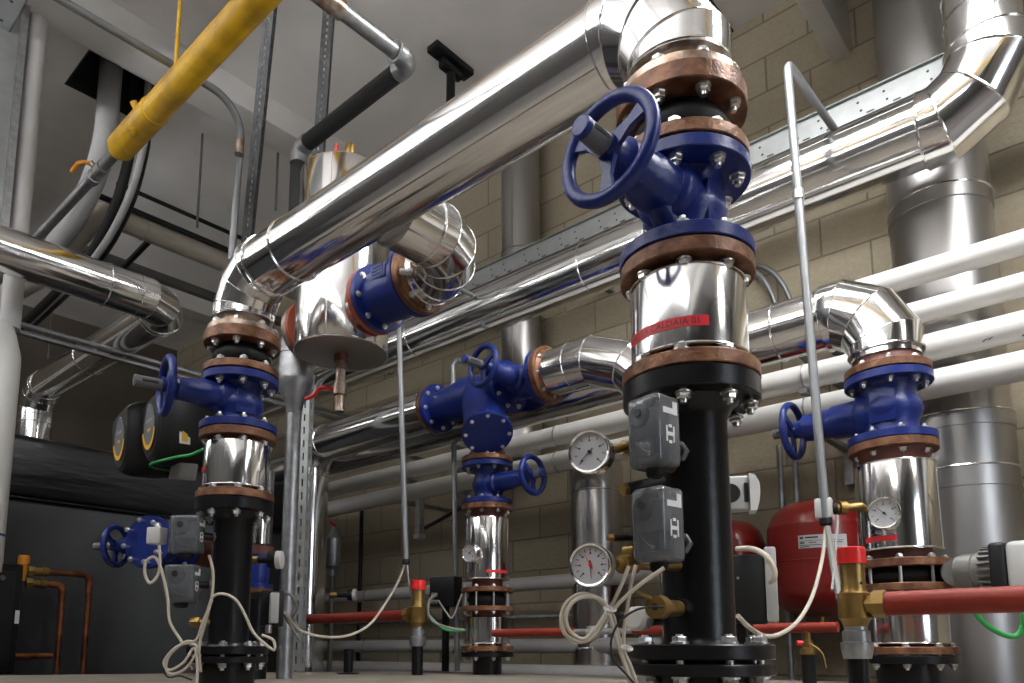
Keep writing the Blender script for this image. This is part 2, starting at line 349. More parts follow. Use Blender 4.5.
def gauge(name, label, c, n, R, needles=((-0.6, 'ink', 0.62),), stem=None, ticks=11, roll=0.0, depth=0.03, case='seam', group=None, hub=None):
    """round dial gauge facing n"""
    c = V(c); n = V(n).normalized(); rt_ = ZU.cross(n).normalized(); up = n.cross(rt_); t = thing(name, label, 'gauge', c-ZU*R, group)
    part('case', MB().lathe(c-n*depth, n, [(0, R*0.86), (0.004, R*0.94), (depth*0.8, R*0.95), (depth, R)], 48), 'pumpgrey' if case == 'dark' else case, t)
    rim = MB(); u, w, _ = frame(n)
    rim.rings([[c+n*z+(u*cos(2*pi*j/56)+w*sin(2*pi*j/56))*r for j in range(56)] for z, r in ((-0.002, R*1.02), (0.005, R*1.03), (0.008, R*0.99), (0.006, R*0.90), (0.001, R*0.88), (-0.002, R*0.9))], closed=True)
    part('bezel', rim, 'seam', t)
    part('dial', MB().lathe(c-n*0.001, n, [(0, R*0.89), (0.0022, R*0.89)], 48), 'dial', t)
    tk = MB(); zz = c+n*0.0013
    for k in range(ticks):
        a = radians(225-270*k/(ticks-1))+roll; e = rt_*cos(a)+up*sin(a); q = n.cross(e)
        tk.box(zz+e*R*0.70, (R*0.15, R*0.035, 0.0006), Matrix((e, q, n)).transposed())
        if k % 2 == 0: tk.box(zz+e*R*0.55, (R*0.10, R*0.08, 0.0006), Matrix((e, q, n)).transposed())
    part('scale_marks', tk, 'ink', t)
    for a, m, L in needles:
        e = rt_*cos(a)+up*sin(a); q = n.cross(e)
        part('needle', MB().prism([(-R*0.22, -R*0.03), (R*L, -R*0.008), (R*L, R*0.008), (-R*0.22, R*0.03)], c+n*0.003, e, q, n*0.0008), m, t)
    part('hub', MB().lathe(c+n*0.002, n, [(0, R*0.09), (0.004, R*0.07)], 20), hub or 'ink', t)
    if stem:
        p, m = stem; part('stem', MB().tube([c-n*depth*0.6, V(p)], R*0.2, 14), m, t)
    return t
def clear_box(name, label, c, face, size, stub, group=None):
    """flow switch: smoked clear cover over a dark base, the stub runs to the pipe"""
    c = V(c); f = V(face).normalized(); s = ZU.cross(f).normalized(); Rm = Matrix((s, f, ZU)).transposed(); wd, dp, ht = size
    t = thing(name, label, 'flow switch', c-ZU*ht/2, group)
    part('cover', MB().box(c, (wd, dp, ht), Rm, 0.010, 3), 'cover', t)
    part('switch_base', MB().box(c-f*dp*0.22-ZU*ht*0.05, (wd*0.80, dp*0.40, ht*0.78), Rm, 0.004), 'dgrey', t)
    part('switch_block', MB().box(c+f*dp*0.12-ZU*ht*0.22, (wd*0.62, dp*0.42, ht*0.26), Rm, 0.003), 'rubber', t)
    part('boss', MB().lathe(c+f*dp*0.40+ZU*ht*0.22-s*wd*0.08, f, [(0, wd*0.30), (dp*0.14, wd*0.28), (dp*0.15, wd*0.12)], 28), 'cover', t)
    part('screw', MB().lathe(c+f*dp*0.54+ZU*ht*0.25-s*wd*0.08, f, [(0, wd*0.11), (0.003, wd*0.10)], 18), 'ink', t)
    part('wire', MB().tube(smooth_path([c-s*wd*0.25-ZU*ht*0.12+f*dp*0.36, c-ZU*ht*0.26+f*dp*0.37, c+s*wd*0.2-ZU*ht*0.30+f*dp*0.36]), 0.0011, 6), 'copper', t)
    part('gland', MB().lathe(c-ZU*ht*0.49, -ZU, [(0, wd*0.24), (0.012, wd*0.22), (0.016, wd*0.15)], 20), 'rubber', t)
    e = V(stub)-c; 
    part('stub', MB().tube([c+e.normalized()*dp*0.4, V(stub)], 0.013, 20), 'black', t)
    part('stub_nut', MB().hexn(c+e*0.55, e, 0.019, 0.014), 'pumpgrey', t)
    # side sticker and emblem on the +s side
    sd = MB().prism([(-dp*0.28, ht*0.22), (dp*0.30, ht*0.22), (dp*0.30, ht*0.40), (dp*0.12, ht*0.40), (dp*0.12, ht*0.30), (-dp*0.28, ht*0.30)], c+s*(wd/2+0.0003), f*-1, ZU, s*0.0008)
    part('sticker', sd, 'paper', t)
    em = MB()
    for a, b2, w2, h2 in ((-0.14, -0.06, 0.05, 0.22), (0.14, -0.06, 0.05, 0.22), (0, -0.06, 0.24, 0.05), (0, 0.05, 0.12, 0.04), (0, -0.17, 0.12, 0.04)):
        em.box(c+s*(wd/2+0.0006)+f*dp*a+ZU*ht*b2, (0.0008, dp*w2, ht*h2), Matrix((s, f, ZU)).transposed())
    part('emblem', em, 'paper', t)
    return t
# ------------------------------------------------------------------ setting
s_ = MB(); s_.bx((-8.6, 3.65, 0), (3.7, 3.85, 4.6)); struct('wall_back', s_, 'block')
s_ = MB(); s_.bx((-8.5, -3.7, 0), (-8.27, 3.65, 4.6)); struct('wall_left', s_, 'farwall')
s_ = MB(); s_.bx((-8.6, -3.7, 0), (3.7, -3.5, 4.6)); struct('wall_front', s_, 'frontwall')
wy0, wy1, wz0, wz1 = 0.4, 1.8, 1.0, 3.0
s_ = MB(); s_.bx((3.5, -3.7, 0), (3.7, wy0, 4.6)).bx((3.5, wy1, 0), (3.7, 3.65, 4.6)).bx((3.5, wy0, 0), (3.7, wy1, wz0)).bx((3.5, wy0, wz1), (3.7, wy1, 4.6)); struct('wall_right', s_, 'frontwall')
s_ = MB(); s_.bx((-8.6, -3.7, -0.15), (3.7, 3.85, 0)); struct('floor', s_, 'floor')
ox0, ox1, oy0, oy1 = -4.73, -4.33, 1.30, 1.80
s_ = MB(); zc0, zc1 = 4.36, 4.60
s_.bx((-8.6, -3.7, zc0), (ox0, 3.85, zc1)).bx((ox1, -3.7, zc0), (3.7, 3.85, zc1)).bx((ox0, -3.7, zc0), (ox1, oy0, zc1)).bx((ox0, oy1, zc0), (ox1, 3.85, zc1)); struct('ceiling', s_, 'ceil')
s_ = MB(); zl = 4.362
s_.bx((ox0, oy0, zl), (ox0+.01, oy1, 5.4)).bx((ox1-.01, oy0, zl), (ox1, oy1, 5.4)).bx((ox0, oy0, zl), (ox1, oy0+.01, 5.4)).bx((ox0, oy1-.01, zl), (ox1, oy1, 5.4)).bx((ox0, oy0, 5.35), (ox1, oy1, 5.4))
struct('shaft_shade_lining', s_, 'joint')  # dark lining: the unlit shade of the ceiling opening put into its colour
for n_, (x0, x1, z0) in enumerate(((-4.11, -3.89, 4.19), (-1.015, -0.925, 3.86), (-7.0, -6.78, 4.19), (1.6, 1.75, 3.86))):
    s_ = MB(); s_.bx((x0, -3.5, z0), (x1, 3.65, 4.36), 0.008); struct('beam_%d' % (n_+1), s_, 'beam')
s_ = MB(); s_.bx((-1.545, -3.5, 4.352), (-1.515, 3.65, 4.365)); struct('trim_2', s_, 'joint')
# plinth on which the risers stand
s_ = MB(); s_.prism([(-3.95, 0.0), (-3.95, 0.95), (-3.0, 2.72), (0.9, 2.98), (0.9, 0.0)], (0, 0, 0), (1, 0, 0), (0, 1, 0), (0, 0, 0.83))
solo('plinth', s_, 'concrete', 'low beige concrete plinth under all the blue valve risers', 'plinth')
# window at the far end of the room
s_ = MB()
for a, b in (((3.52, wy0, wz0), (3.6, wy1, wz0+.06)), ((3.52, wy0, wz1-.06), (3.6, wy1, wz1)), ((3.52, wy0, wz0), (3.6, wy0+.06, wz1)), ((3.52, wy1-.06, wz0), (3.6, wy1, wz1)), ((3.53, (wy0+wy1)/2-.03, wz0), (3.59, (wy0+wy1)/2+.03, wz1))): s_.bx(a, b)
wf = struct('window_1', s_, 'lgrey')
daylight = mat('daylit_frosted_pane', (0.8, 0.85, 0.9), 0.4, emit=((0.80, 0.88, 1.0), 4.2))
g_ = part('pane', MB().bx((3.56, wy0+.05, wz0+.05), (3.57, wy1-.05, wz1-.05)), daylight, wf); g_['kind'] = 'structure'
# suspended lamps: white reflector trays with a glowing diffuser below
def lamp_mat(k): return mat('lit_diffuser_%d' % k, (0.9, 0.9, 0.9), 0.4, emit=((0.98, 0.985, 1.0), k))
def batten(c, L, wd, k, up, label):
    c = V(c); d = V((1, 0, 0)); t = thing('suspended_lamp', label, 'lamp', c, 'suspended lamps')
    if up: part('added_uplight', MB().box(c+ZU*0.045, (L-0.06, wd*0.9, 0.03), None, 0.008), lamp_mat(up), t)  # upward glow added to brighten the ceiling
    else: part('reflector', MB().box(c+ZU*0.05, (L, wd+0.06, 0.012), None, 0.003).box(c+ZU*0.01+V((0, wd/2+0.03, 0)), (L, 0.010, 0.09), None, 0.002).box(c+ZU*0.01-V((0, wd/2+0.03, 0)), (L, 0.010, 0.09), None, 0.002), 'white_plastic', t)
    part('diffuser', MB().box(c, (L-0.06, wd, 0.05), None, 0.02, 3), lamp_mat(k), t)
    for s in (-1, 1): part('end_cap', MB().box(c+d*s*(L/2-0.01)+ZU*0.01, (0.03, wd+0.05, 0.09), None, 0.004), 'white_plastic', t)
    for s in (-1, 1): part('suspension_rod', MB().cyl(c+d*s*L*0.35+ZU*0.05, V((c.x+s*L*0.35, c.y, 4.358)), 0.004, 8), 'galv', t)
for x_, y_, z_, k, up in LAMPS:
    batten((x_, y_, z_), 1.40, 0.42, k, up, 'long suspended ceiling lamp with glowing diffuser over the pipework')
# ------------------------------------------------------------------ the two tall twin risers
XS1, XS2, YM, ZM = -0.635, -2.32, 1.25, 2.235
def riser(X, Y, who, stem, text, lab_a, wcap):
    """black riser, labelled sleeve, valve, expansion joint: the same stack twice"""
    o = V((X, Y, 0)); P = lambda z: o+ZU*z
    # base
    t = thing('black_riser_pipe', 'black painted riser pipe bolted down to the plinth '+who, 'pipe', P(0.83))
    part('foot', MB().lathe(P(0.83), ZU, [(0, 0.088), (0.075, 0.088)], 44), 'black', t)
    flange_pipe(t, 'flange', P(0.903), ZU, 0.128, 0.020, 'black')
    flange_pipe(t, 'flange', P(0.930), ZU, 0.128, 0.026, 'black')
    part('gasket', MB().lathe(P(0.922), ZU, [(0, 0.09), (0.009, 0.09)], 40), 'rubber', t)
    part('pipe', MB().lathe(P(0.95), ZU, [(0, 0.074), (0.010, 0.066), (0.02, 0.0635), (0.42, 0.0635), (0.44, 0.075), (0.455, 0.092)], 56), 'black', t)
    flange_pipe(t, 'flange', P(1.400), ZU, 0.126, 0.038, 'black')
    bolts(t, P(0.9295), ZU, 0.105, 0.055, 8, 0.0125, 0.15)
    # sleeve with rusty end flanges
    t = thing('insulated_spool', ('shiny clad spool with red printed tape ' if text else 'shiny clad spool with plain red tape ')+who, 'pipe spool', P(1.44))
    flange_pipe(t, 'flange', P(1.440), ZU, 0.127, 0.026, 'rust')
    part('jacket', MB().lathe(P(1.478), ZU, [(0, 0.103), (0.001, 0.1085), (0.006, 0.1085), (0.152, 0.1085), (0.156, 0.107), (0.157, 0.096)], 72), 'clad', t)
    part('jacket_lip', bead(P(1.482), ZU, 0.1085, 0.0028, 64), 'seam', t); part('jacket_lip', bead(P(1.632), ZU, 0.1075, 0.0022, 64), 'seam', t)
    part('neck', MB().lathe(P(1.464), ZU, [(0, 0.082), (0.19, 0.082)], 36), 'raw', t)
    flange_pipe(t, 'flange', P(1.646), ZU, 0.126, 0.028, 'rust')
    bolts(t, P(1.432), ZU, 0.105, 0.075, 8, 0.0120, 0.35)
    tp = part('tape', tape((X, Y), 0.1088, lab_a[0], lab_a[1], 1.512 if text else 1.530, 1.531 if text else 1.543, 24), 'label', t, 'red tape printed with black capitals' if text else 'plain red tape')
    if text: part('lettering', wrap((X, Y), 0.1103, lab_a[0]+0.07, 1.5158, text, 0.0165, 1.04), 'ink', tp)
    # valve
    wheel_valve('gate_valve', 'blue flanged valve with handwheel on the riser '+who, P(1.774), ZU, 0.194, 0.127, 0.068, stem, 0.024, 0.237, wcap, 0.092, 0.026, 8, None, 0.0120, 0.35, capm='blue' if text else 'dgrey')
    # expansion joint
    t = thing('expansion_joint', 'dark rubber expansion joint between rusty brown flanges '+who, 'expansion joint', P(1.876))
    flange_pipe(t, 'flange', P(1.876), ZU, 0.126, 0.026, 'rust'); flange_pipe(t, 'flange', P(1.982), ZU, 0.127, 0.038, 'rust')
    part('bellows', MB().lathe(P(1.898), ZU, [(0, 0.075), (0.012, 0.075), (0.022, 0.088), (0.043, 0.098), (0.064, 0.088), (0.076, 0.075), (0.088, 0.075)], 44), 'rubber', t, ang=60)
    flange_pipe(t, 'counter_flange', P(2.022), ZU, 0.120, 0.020, 'raw', label='bare steel flange')
    part('neck', MB().lathe(P(2.040), ZU, [(0, 0.095), (0.012, 0.088), (0.07, 0.088)], 40), 'raw', t)
    bolts(t, P(2.012), ZU, 0.104, 0.062, 8, 0.0120, 0.1)
WHO1 = 'beside the two clear switch boxes'; WHO2 = 'beside the grey boiler'
riser(XS1, YM, WHO1, (-0.075, -1, 0.05), 'USCITA CALDAIA 01', (radians(-137), radians(-44)), 0.315)
riser(XS2, YM, WHO2, (-0.22, -1, 0.0), None, (radians(-160), radians(-92)), 0.335)
# great pipe from one riser to the other
dn, up_ = V((0, 0, -1)), ZU
clad_pipe('clad_pipe', 'thick shiny metal clad pipe with mitred bends linking the two tall valve risers', [(XS1, YM, 2.070), (XS1, YM, ZM), (XS2, YM, ZM), (XS2, YM, 2.070)], 0.0995, 0.155, 3,
          bands=[((-2.01, YM, ZM), (1, 0, 0))], lap=radians(307), er=0.1035)
# ------------------------------------------------------------------ air separator between them
TX, TY = -2.308, 1.655
TZ = at(340, 149, Y=TY-0.165).z+0.045
t = thing('air_separator', 'shiny vertical cylinder tank with flat bottom hanging behind the thick pipe', 'tank', (TX, TY, 2.08))
part('jacket', MB().lathe((TX, TY, 2.085), ZU, [(0, 0.172), (0.001, 0.178), (0.006, 0.179), (TZ-2.093, 0.179), (TZ-2.085, 0.174)], 80), 'clad', t)
part('base_plate', MB().lathe((TX, TY, 2.079), ZU, [(0, 0.168), (0.004, 0.177), (0.0062, 0.177)], 72), 'clad2', t)
part('base_rim', bead((TX, TY, 2.084), ZU, 0.1785, 0.003, 72), 'seam', t)
sm = V((TX+0.179*cos(-0.95), TY+0.179*sin(-0.95), 0)); part('vertical_seam', MB().tube([sm+ZU*2.09, sm+ZU*(TZ-0.01)], 0.003, 8), 'seam', t)
part('vent_nipple', MB().cyl((TX, TY, TZ-0.005), (TX, TY, TZ+0.035), 0.013, 16), 'raw', t)
for sx, m_ in ((1, 'orange'), (-1, 'orange')):
    part('outlet_neck', MB().cyl((TX+sx*0.15, TY, 2.235), (TX+sx*0.205, TY, 2.235), 0.082, 40), m_, t)
    flange_pipe(t, 'outlet_flange', (TX+sx*0.190, TY, 2.235), (sx, 0, 0), 0.125, 0.022, m_, label='orange primed flange')
part('drain_socket', MB().cyl((TX, TY, 2.085), (TX, TY, 2.05), 0.026, 24), 'primer', t)
# its top vent with red lever, bottom drain with red lever
tv = V((TX+0.02, TY, TZ+0.03)); t = thing('ball_valve', 'small brass vent valve with raised red lever atop the shiny tank', 'valve', tv)
part('body', MB().lathe(tv, ZU, [(0, 0.010), (0.03, 0.012), (0.032, 0.022), (0.06, 0.024), (0.062, 0.018), (0.10, 0.021), (0.112, 0.016)], 20), 'brass', t)
part('lever', MB().tube(smooth_path([tv+V((-0.02, -0.01, 0.02)), tv+V((-0.045, -0.02, 0.04)), tv+V((-0.06, -0.025, 0.075)), tv+V((-0.06, -0.025, 0.13))]), [0.009]*8+[0.007]*8+[0.006]*3, 10), 'redcap', t)
tv = V((TX, TY, 2.052)); t = thing('ball_valve', 'steel drain valve with red lever under the flat tank bottom', 'valve', tv-ZU*0.2)
part('body', MB().lathe(tv, -ZU, [(0, 0.022), (0.03, 0.024), (0.032, 0.018), (0.09, 0.019), (0.092, 0.026), (0.135, 0.027), (0.14, 0.018), (0.2, 0.019)], 22), 'raw', t)
part('lever', MB().tube(smooth_path([tv+V((-0.02, -0.015, -0.11)), tv+V((-0.07, -0.04, -0.10)), tv+V((-0.10, -0.05, -0.125)), tv+V((-0.135, -0.065, -0.135))]), 0.008, 10), 'redcap', t)
# check valve right of the tank
cvx0, cvx1 = TX+0.214, -1.872
t = thing('check_valve', 'blue flanged check valve lying between the shiny tank and a mitred bend', 'valve', ((cvx0+cvx1)/2, TY, 2.11))
h_ = cvx1-cvx0
part('body', MB().lathe((cvx0, TY, 2.235), (1, 0, 0), [(0, 0.095), (0.03, 0.093), (h_*0.5, 0.104), (h_-0.03, 0.093), (h_, 0.095)], 48), 'blue', t, ang=50)
flange_pipe(t, 'flange', (cvx0, TY, 2.235), (1, 0, 0), 0.125, 0.022, 'blue'); flange_pipe(t, 'flange', (cvx1, TY, 2.235), (-1, 0, 0), 0.125, 0.022, 'blue')
pl = part('name_plate', MB().box(((cvx0+cvx1)/2+0.02, TY-0.098, 2.262), (0.075, 0.012, 0.055), None, 0.003), 'blue', t)
rl = MB()
for k in range(4): rl.box(((cvx0+cvx1)/2+0.02, TY-0.105, 2.244+k*0.012), (0.056, 0.003, 0.005))
part('raised_lettering', rl, 'blue', pl)
bolts(t, (cvx0-0.002, TY, 2.235), (1, 0, 0), 0.104, 0.046, 8, 0.0095, 0.2); bolts(t, (cvx1+0.012, TY, 2.235), (1, 0, 0), 0.104, 0.052, 8, 0.0095, 0.2)
t = clad_pipe('clad_pipe', 'short shiny mitred bend from the blue check valve to the thick pipe', [(cvx1+0.045, TY, 2.235), (-1.615, TY, 2.235), (-1.615, YM+0.085, 2.235)], 0.100, 0.20, 4, er=0.103)
flange_pipe(t, 'flange', (cvx1+0.003, TY, 2.235), (1, 0, 0), 0.123, 0.026, 'rust', 0.085, 0.03, 'rusty brown flange')
bxp = -2.622; t = clad_pipe('clad_pipe', 'small shiny bend on the boiler side of the hanging tank, reducing to a galvanised drop', [(TX-0.236, TY, 2.235), (bxp, TY, 2.235), (bxp, TY, 2.04)], 0.072, 0.078, 3, m='galv')
part('reducer', MB().lathe((bxp, TY, 2.05), (0, 0, -1), [(0, 0.074), (0.03, 0.070), (0.10, 0.036), (0.14, 0.033)], 36), 'galv', t)
part('galvanised_drop', MB().tube([(bxp, TY, 1.92), (bxp, TY, 0.83)], 0.0305, 24), 'galv', t)
flange_pipe(t, 'flange', (TX-0.214, TY, 2.235), (-1, 0, 0), 0.123, 0.026, 'raw')
# ------------------------------------------------------------------ second line of pipes, nearer the wall
Y2, Z2, Y3 = 2.55, 2.17, 2.79
XF1, XFm, XF2 = -2.715, -2.245, -2.005
VX = at(310, 500, Y=Y2).x
t = clad_pipe('clad_pipe', 'shiny clad pipe turning down behind the slotted strut, joined to the Y-shaped blue valve', [(XF1-0.03, Y2, Z2), (VX, Y2, Z2), (VX, Y2, 0.0)], 0.107, 0.17, 3, bands=[((VX, Y2, 1.98), ZU)])
t = clad_pipe('clad_pipe', 'shiny mitred bend dropping behind the black riser with switch boxes', [(XF2+0.055, Y2, Z2), (-1.34, Y2, Z2), (-1.34, Y2, 0.835)], 0.104, 0.50, 4, bands=())
flange_pipe(t, 'flange', (XF2+0.004, Y2, Z2), (1, 0, 0), 0.128, 0.028, 'rust', 0.09, 0.02, 'rusty orange flange')
# three-way valve
t = thing('three_way_valve', 'dark blue three-way valve with round blind cover above the slim middle riser', 'valve', (-2.48, Y2, 1.86))
b = MB(); b.lathe((XF1, Y2, Z2), (1, 0, 0), [(0, 0.085), (0.04, 0.080), (0.14, 0.092), (0.24, 0.110), (0.34, 0.092), (0.43, 0.080), (XFm-XF1, 0.085)], 44)
pc = V((-2.40, Y2, Z2)); ce_ = at(487, 431, Y=2.43); cn = (ce_-pc).normalized(); cl = (ce_-pc).length; b.lathe(pc, cn, [(0.0, 0.100), (cl*0.6, 0.102), (cl-0.008, 0.106), (cl, 0.112)], 44)
b.lathe((-2.37, Y2, Z2-0.03), (0.02, 0, -1), [(0, 0.09), (0.16, 0.085), (0.20, 0.075), (0.24, 0.078)], 40)
part('body', b, 'blue', t, ang=45)
cc = ce_
part('blind_cover', MB().lathe(cc, cn, [(0, 0.113), (0.004, 0.117), (0.022, 0.117), (0.026, 0.112), (0.03, 0.06), (0.031, 0.02)], 48), 'blue', t)
bolts(t, cc+cn*0.008, cn, 0.100, 0.036, 8, 0.0075, 0.1)
flange_pipe(t, 'flange', (XF1, Y2, Z2), (1, 0, 0), 0.126, 0.024, 'blue'); flange_pipe(t, 'flange', (XFm, Y2, Z2), (-1, 0, 0), 0.124, 0.022, 'blue')
flange_pipe(t, 'counter_flange', (XF1-0.004, Y2, Z2), (-1, 0, 0), 0.126, 0.024, 'rust', 0.1, 0.02, 'rusty flange')
bolts(t, (XF1-0.001, Y2, Z2), (1, 0, 0), 0.104, 0.05, 8, 0.0095, 0.2)
wheel_valve('gate_valve', 'blue handwheel valve bolted to the upper end of the three-way valve', ((XFm+XF2)/2+0.002, Y2, Z2), (1, 0, 0), XF2-XFm-0.008, 0.126, 0.068, (-0.12, -1, 0.05), 0, 0.255, 0.365, 0.088, 0.024, 8, None, 0.0095, 0.2)
# slim middle riser
MX, MY = -2.36, Y2
P = lambda z: V((MX, MY, z))
WM = 'of slim riser below three-way valve'
t = thing('insulated_spool', 'upper shiny spool with dial '+WM, 'pipe spool', P(1.26))
part('jacket', MB().lathe(P(1.262), ZU, [(0, 0.098), (0.001, 0.103), (0.006, 0.103), (0.285, 0.103), (0.29, 0.101), (0.291, 0.088)], 64), 'clad', t)
part('jacket_lip', bead(P(1.266), ZU, 0.103, 0.0026), 'seam', t); part('jacket_lip', bead(P(1.549), ZU, 0.102, 0.0022), 'seam', t)
part('neck', MB().lathe(P(1.225), ZU, [(0, 0.072), (0.33, 0.072), (0.37, 0.082)], 32), 'primer', t)
flange_pipe(t, 'flange', P(1.590), ZU, 0.122, 0.026, 'rust')
part('tape', tape((MX, MY), 0.1033, radians(-50), radians(18), 1.290, 1.304), 'label', t, 'plain red tape')
wheel_valve('gate_valve', 'small blue valve whose handwheel points toward the red tanks, on the slim middle riser', P(1.717), ZU, 0.200, 0.122, 0.062, (1, 0.02, 0.03), 0.0, 0.275, 0.335, 0.084, 0.024, 8, None, 0.0085, 0.3)
t = thing('pipe_flange', 'rusty brown flange between the three-way valve and the small blue valve', 'flange', P(1.82))
part('plate', flange(P(1.822), ZU, 0.122, 0.024, 0.085, 0.03), 'rust', t); part('neck', MB().lathe(P(1.86), ZU, [(0, 0.082), (0.05, 0.075)], 36), 'raw', t)
t = thing('expansion_joint', 'open bolted flange pair around black rubber on the slim middle riser', 'expansion joint', P(1.11))
flange_pipe(t, 'flange', P(1.205), ZU, 0.122, 0.022, 'rust'); flange_pipe(t, 'flange', P(1.118), ZU, 0.122, 0.022, 'rust')
part('bellows', MB().lathe(P(1.138), ZU, [(0, 0.078), (0.014, 0.084), (0.034, 0.094), (0.054, 0.084), (0.068, 0.078)], 40), 'rubber', t, ang=60)
bolts(t, P(1.1725), ZU, 0.104, 0.112, 8, 0.0085, 0.25)
t = thing('insulated_spool', 'short lower spool '+WM, 'pipe spool', P(0.94))
part('jacket', MB().lathe(P(0.968), ZU, [(0, 0.100), (0.001, 0.106), (0.120, 0.106), (0.122, 0.100), (0.123, 0.08)], 64), 'clad', t)
part('jacket_lip', bead(P(0.971), ZU, 0.106, 0.0026), 'seam', t)
part('neck', MB().lathe(P(0.93), ZU, [(0, 0.07), (0.195, 0.07)], 32), 'primer', t)
flange_pipe(t, 'flange', P(0.936), ZU, 0.122, 0.024, 'rust')
t = thing('riser_foot', 'short black flanged foot under the slim middle riser', 'pipe', P(0.83))
part('pipe', MB().lathe(P(0.83), ZU, [(0, 0.067), (0.085, 0.067), (0.09, 0.075)], 36), 'black', t); flange_pipe(t, 'flange', P(0.910), ZU, 0.122, 0.022, 'black')
bolts(t, P(0.934), ZU, 0.104, 0.052, 8, 0.0085, 0.25)
# ------------------------------------------------------------------ riser beside the wide flue
RX, RY = -0.665, Y3
P = lambda z: V((RX, RY, z))
WR = 'on the riser by the wide flue'
ZR = 2.168
t = clad_pipe('clad_pipe', 'shiny clad pipe with mitred bend down to the riser by the wide steel flue', [(RX, RY, 1.955), (RX, RY, ZR), (-8.26, RY, ZR)], 0.112, 0.19, 3, bands=[((-1.03, RY, ZR), (1, 0, 0))], er=0.122)
part('neck', MB().lathe(P(1.92), ZU, [(0, 0.118), (0.02, 0.11), (0.06, 0.10)], 40), 'primer', t)
flange_pipe(t, 'flange', P(1.893), ZU, 0.139, 0.028, 'rust', label='rusty flange under the bend')
wheel_valve('gate_valve', 'blue handwheel valve '+WR, P(1.768), ZU, 0.240, 0.141, 0.088, (-1, 0.02, 0.0), 0.0, 0.34, 0.415, 0.10, 0.028, 8, None, 0.011, 0.3, capm='dgrey')
t = thing('insulated_spool', 'tall clad spool with round dial and red tape '+WR, 'pipe spool', P(1.25))
flange_pipe(t, 'flange', P(1.618), ZU, 0.141, 0.028, 'rust', label='rusty flange')
part('neck', MB().lathe(P(1.245), ZU, [(0, 0.098), (0.33, 0.098), (0.36, 0.118), (0.38, 0.122)], 40), 'primer', t)
part('jacket', MB().lathe(P(1.272), ZU, [(0, 0.122), (0.001, 0.1285), (0.006, 0.1285), (0.296, 0.126), (0.302, 0.124), (0.303, 0.105)], 72), 'clad', t)
part('jacket_lip', bead(P(1.277), ZU, 0.1287, 0.003, 64), 'seam', t); part('jacket_lip', bead(P(1.572), ZU, 0.1255, 0.0024, 64), 'seam', t)
part('tape', tape((RX, RY), 0.1287, radians(-128), radians(-80), 1.300, 1.318), 'label', t, 'plain red tape')
t = thing('expansion_joint', 'open bolted flange pair around black rubber '+WR, 'expansion joint', P(1.14))
flange_pipe(t, 'flange', P(1.215), ZU, 0.150, 0.026, 'rust'); flange_pipe(t, 'flange', P(1.136), ZU, 0.150, 0.024, 'rust')
part('bellows', MB().lathe(P(1.158), ZU, [(0, 0.10), (0.012, 0.108), (0.029, 0.116), (0.046, 0.108), (0.059, 0.10)], 40), 'rubber', t, ang=60)
bolts(t, P(1.188), ZU, 0.128, 0.110, 8, 0.0105, 0.2)
t = thing('insulated_spool', 'short clad spool behind the thick red pipe '+WR, 'pipe spool', P(0.94))
part('jacket', MB().lathe(P(0.962), ZU, [(0, 0.122), (0.001, 0.128), (0.150, 0.128), (0.153, 0.122), (0.154, 0.10)], 72), 'clad', t)
part('jacket_lip', bead(P(0.966), ZU, 0.1285, 0.003, 64), 'seam', t)
part('neck', MB().lathe(P(0.94), ZU, [(0, 0.098), (0.2, 0.098)], 40), 'primer', t); flange_pipe(t, 'flange', P(0.930), ZU, 0.150, 0.024, 'rust')
t = thing('riser_foot', 'black flanged foot '+WR, 'pipe', P(0.83))
part('pipe', MB().lathe(P(0.83), ZU, [(0, 0.098), (0.07, 0.098), (0.08, 0.11)], 40), 'black', t); flange_pipe(t, 'flange', P(0.900), ZU, 0.150, 0.026, 'black')
bolts(t, P(0.926), ZU, 0.128, 0.056, 8, 0.0105, 0.2)
# ------------------------------------------------------------------ pipes along the wall
for k, (z, r, nm) in enumerate(((2.383, 0.045, 'topmost long white pipe on the wall, first of the four'), (2.227, 0.043, 'long white pipe on the wall, second from the top of four'), (2.077, 0.053, 'long white pipe on the wall with dark scuffs, third from the top'), (1.933, 0.054, 'lowest of the four long white pipes high on the wall'))):
    t = thing('wall_pipe', nm, 'pipe', (0, 3.1, z), 'white wall pipes')
    part('jacket', MB().tube([(-7.6, 3.1, z), (3.45, 3.1, z)], r, 32), 'white', t)
    for x_ in (-5.2, -3.55, -2.35, -1.05, 0.1): part('pipe_clamp', MB().torus((x_, 3.1, z), (1, 0, 0), r+0.002, 0.0035, 32, 8), 'galv', t)
    if k == 2:
        sc = MB()
        for x_, a_, l_ in ((-0.40, 0.05, 0.03), (-0.385, 0.02, 0.025), (-0.29, 0.35, 0.018)):
            ca = radians(215)+a_; sc.box((x_, 3.1+cos(ca)*(r+0.0003), z+sin(ca)*(r+0.0003)), (l_, 0.0012, 0.004), Matrix.Rotation(-0.5, 3, 'Y'))
        part('scuff_marks', sc, 'ink', t)
for z, r, y_, nm in ((1.315, 0.040, 3.3, 'grey wall pipe at the height of the small dial'), (0.962, 0.040, 3.3, 'grey wall pipe low down just above the plinth'), (0.815, 0.046, 3.2, 'lowest grey wall pipe, partly below the plinth top')):
    t = thing('wall_pipe', nm, 'pipe', (0, y_, z), 'grey wall pipes'); part('jacket', MB().tube([(-7.6, y_, z), (-1.4, y_, z)], r, 28), 'pvc', t)
    for x_ in (-4.2, -2.9, -1.7): part('pipe_clamp', MB().torus((x_, y_, z), (1, 0, 0), r+0.002, 0.004, 28, 8), 'galv', t)
solo('wall_pipe', MB().tube([(-7.6, 3.4, 1.13), (-1.5, 3.4, 1.13)], 0.012, 14), 'galv', 'thin dark steel pipe on the wall between the grey pipes', 'pipe')
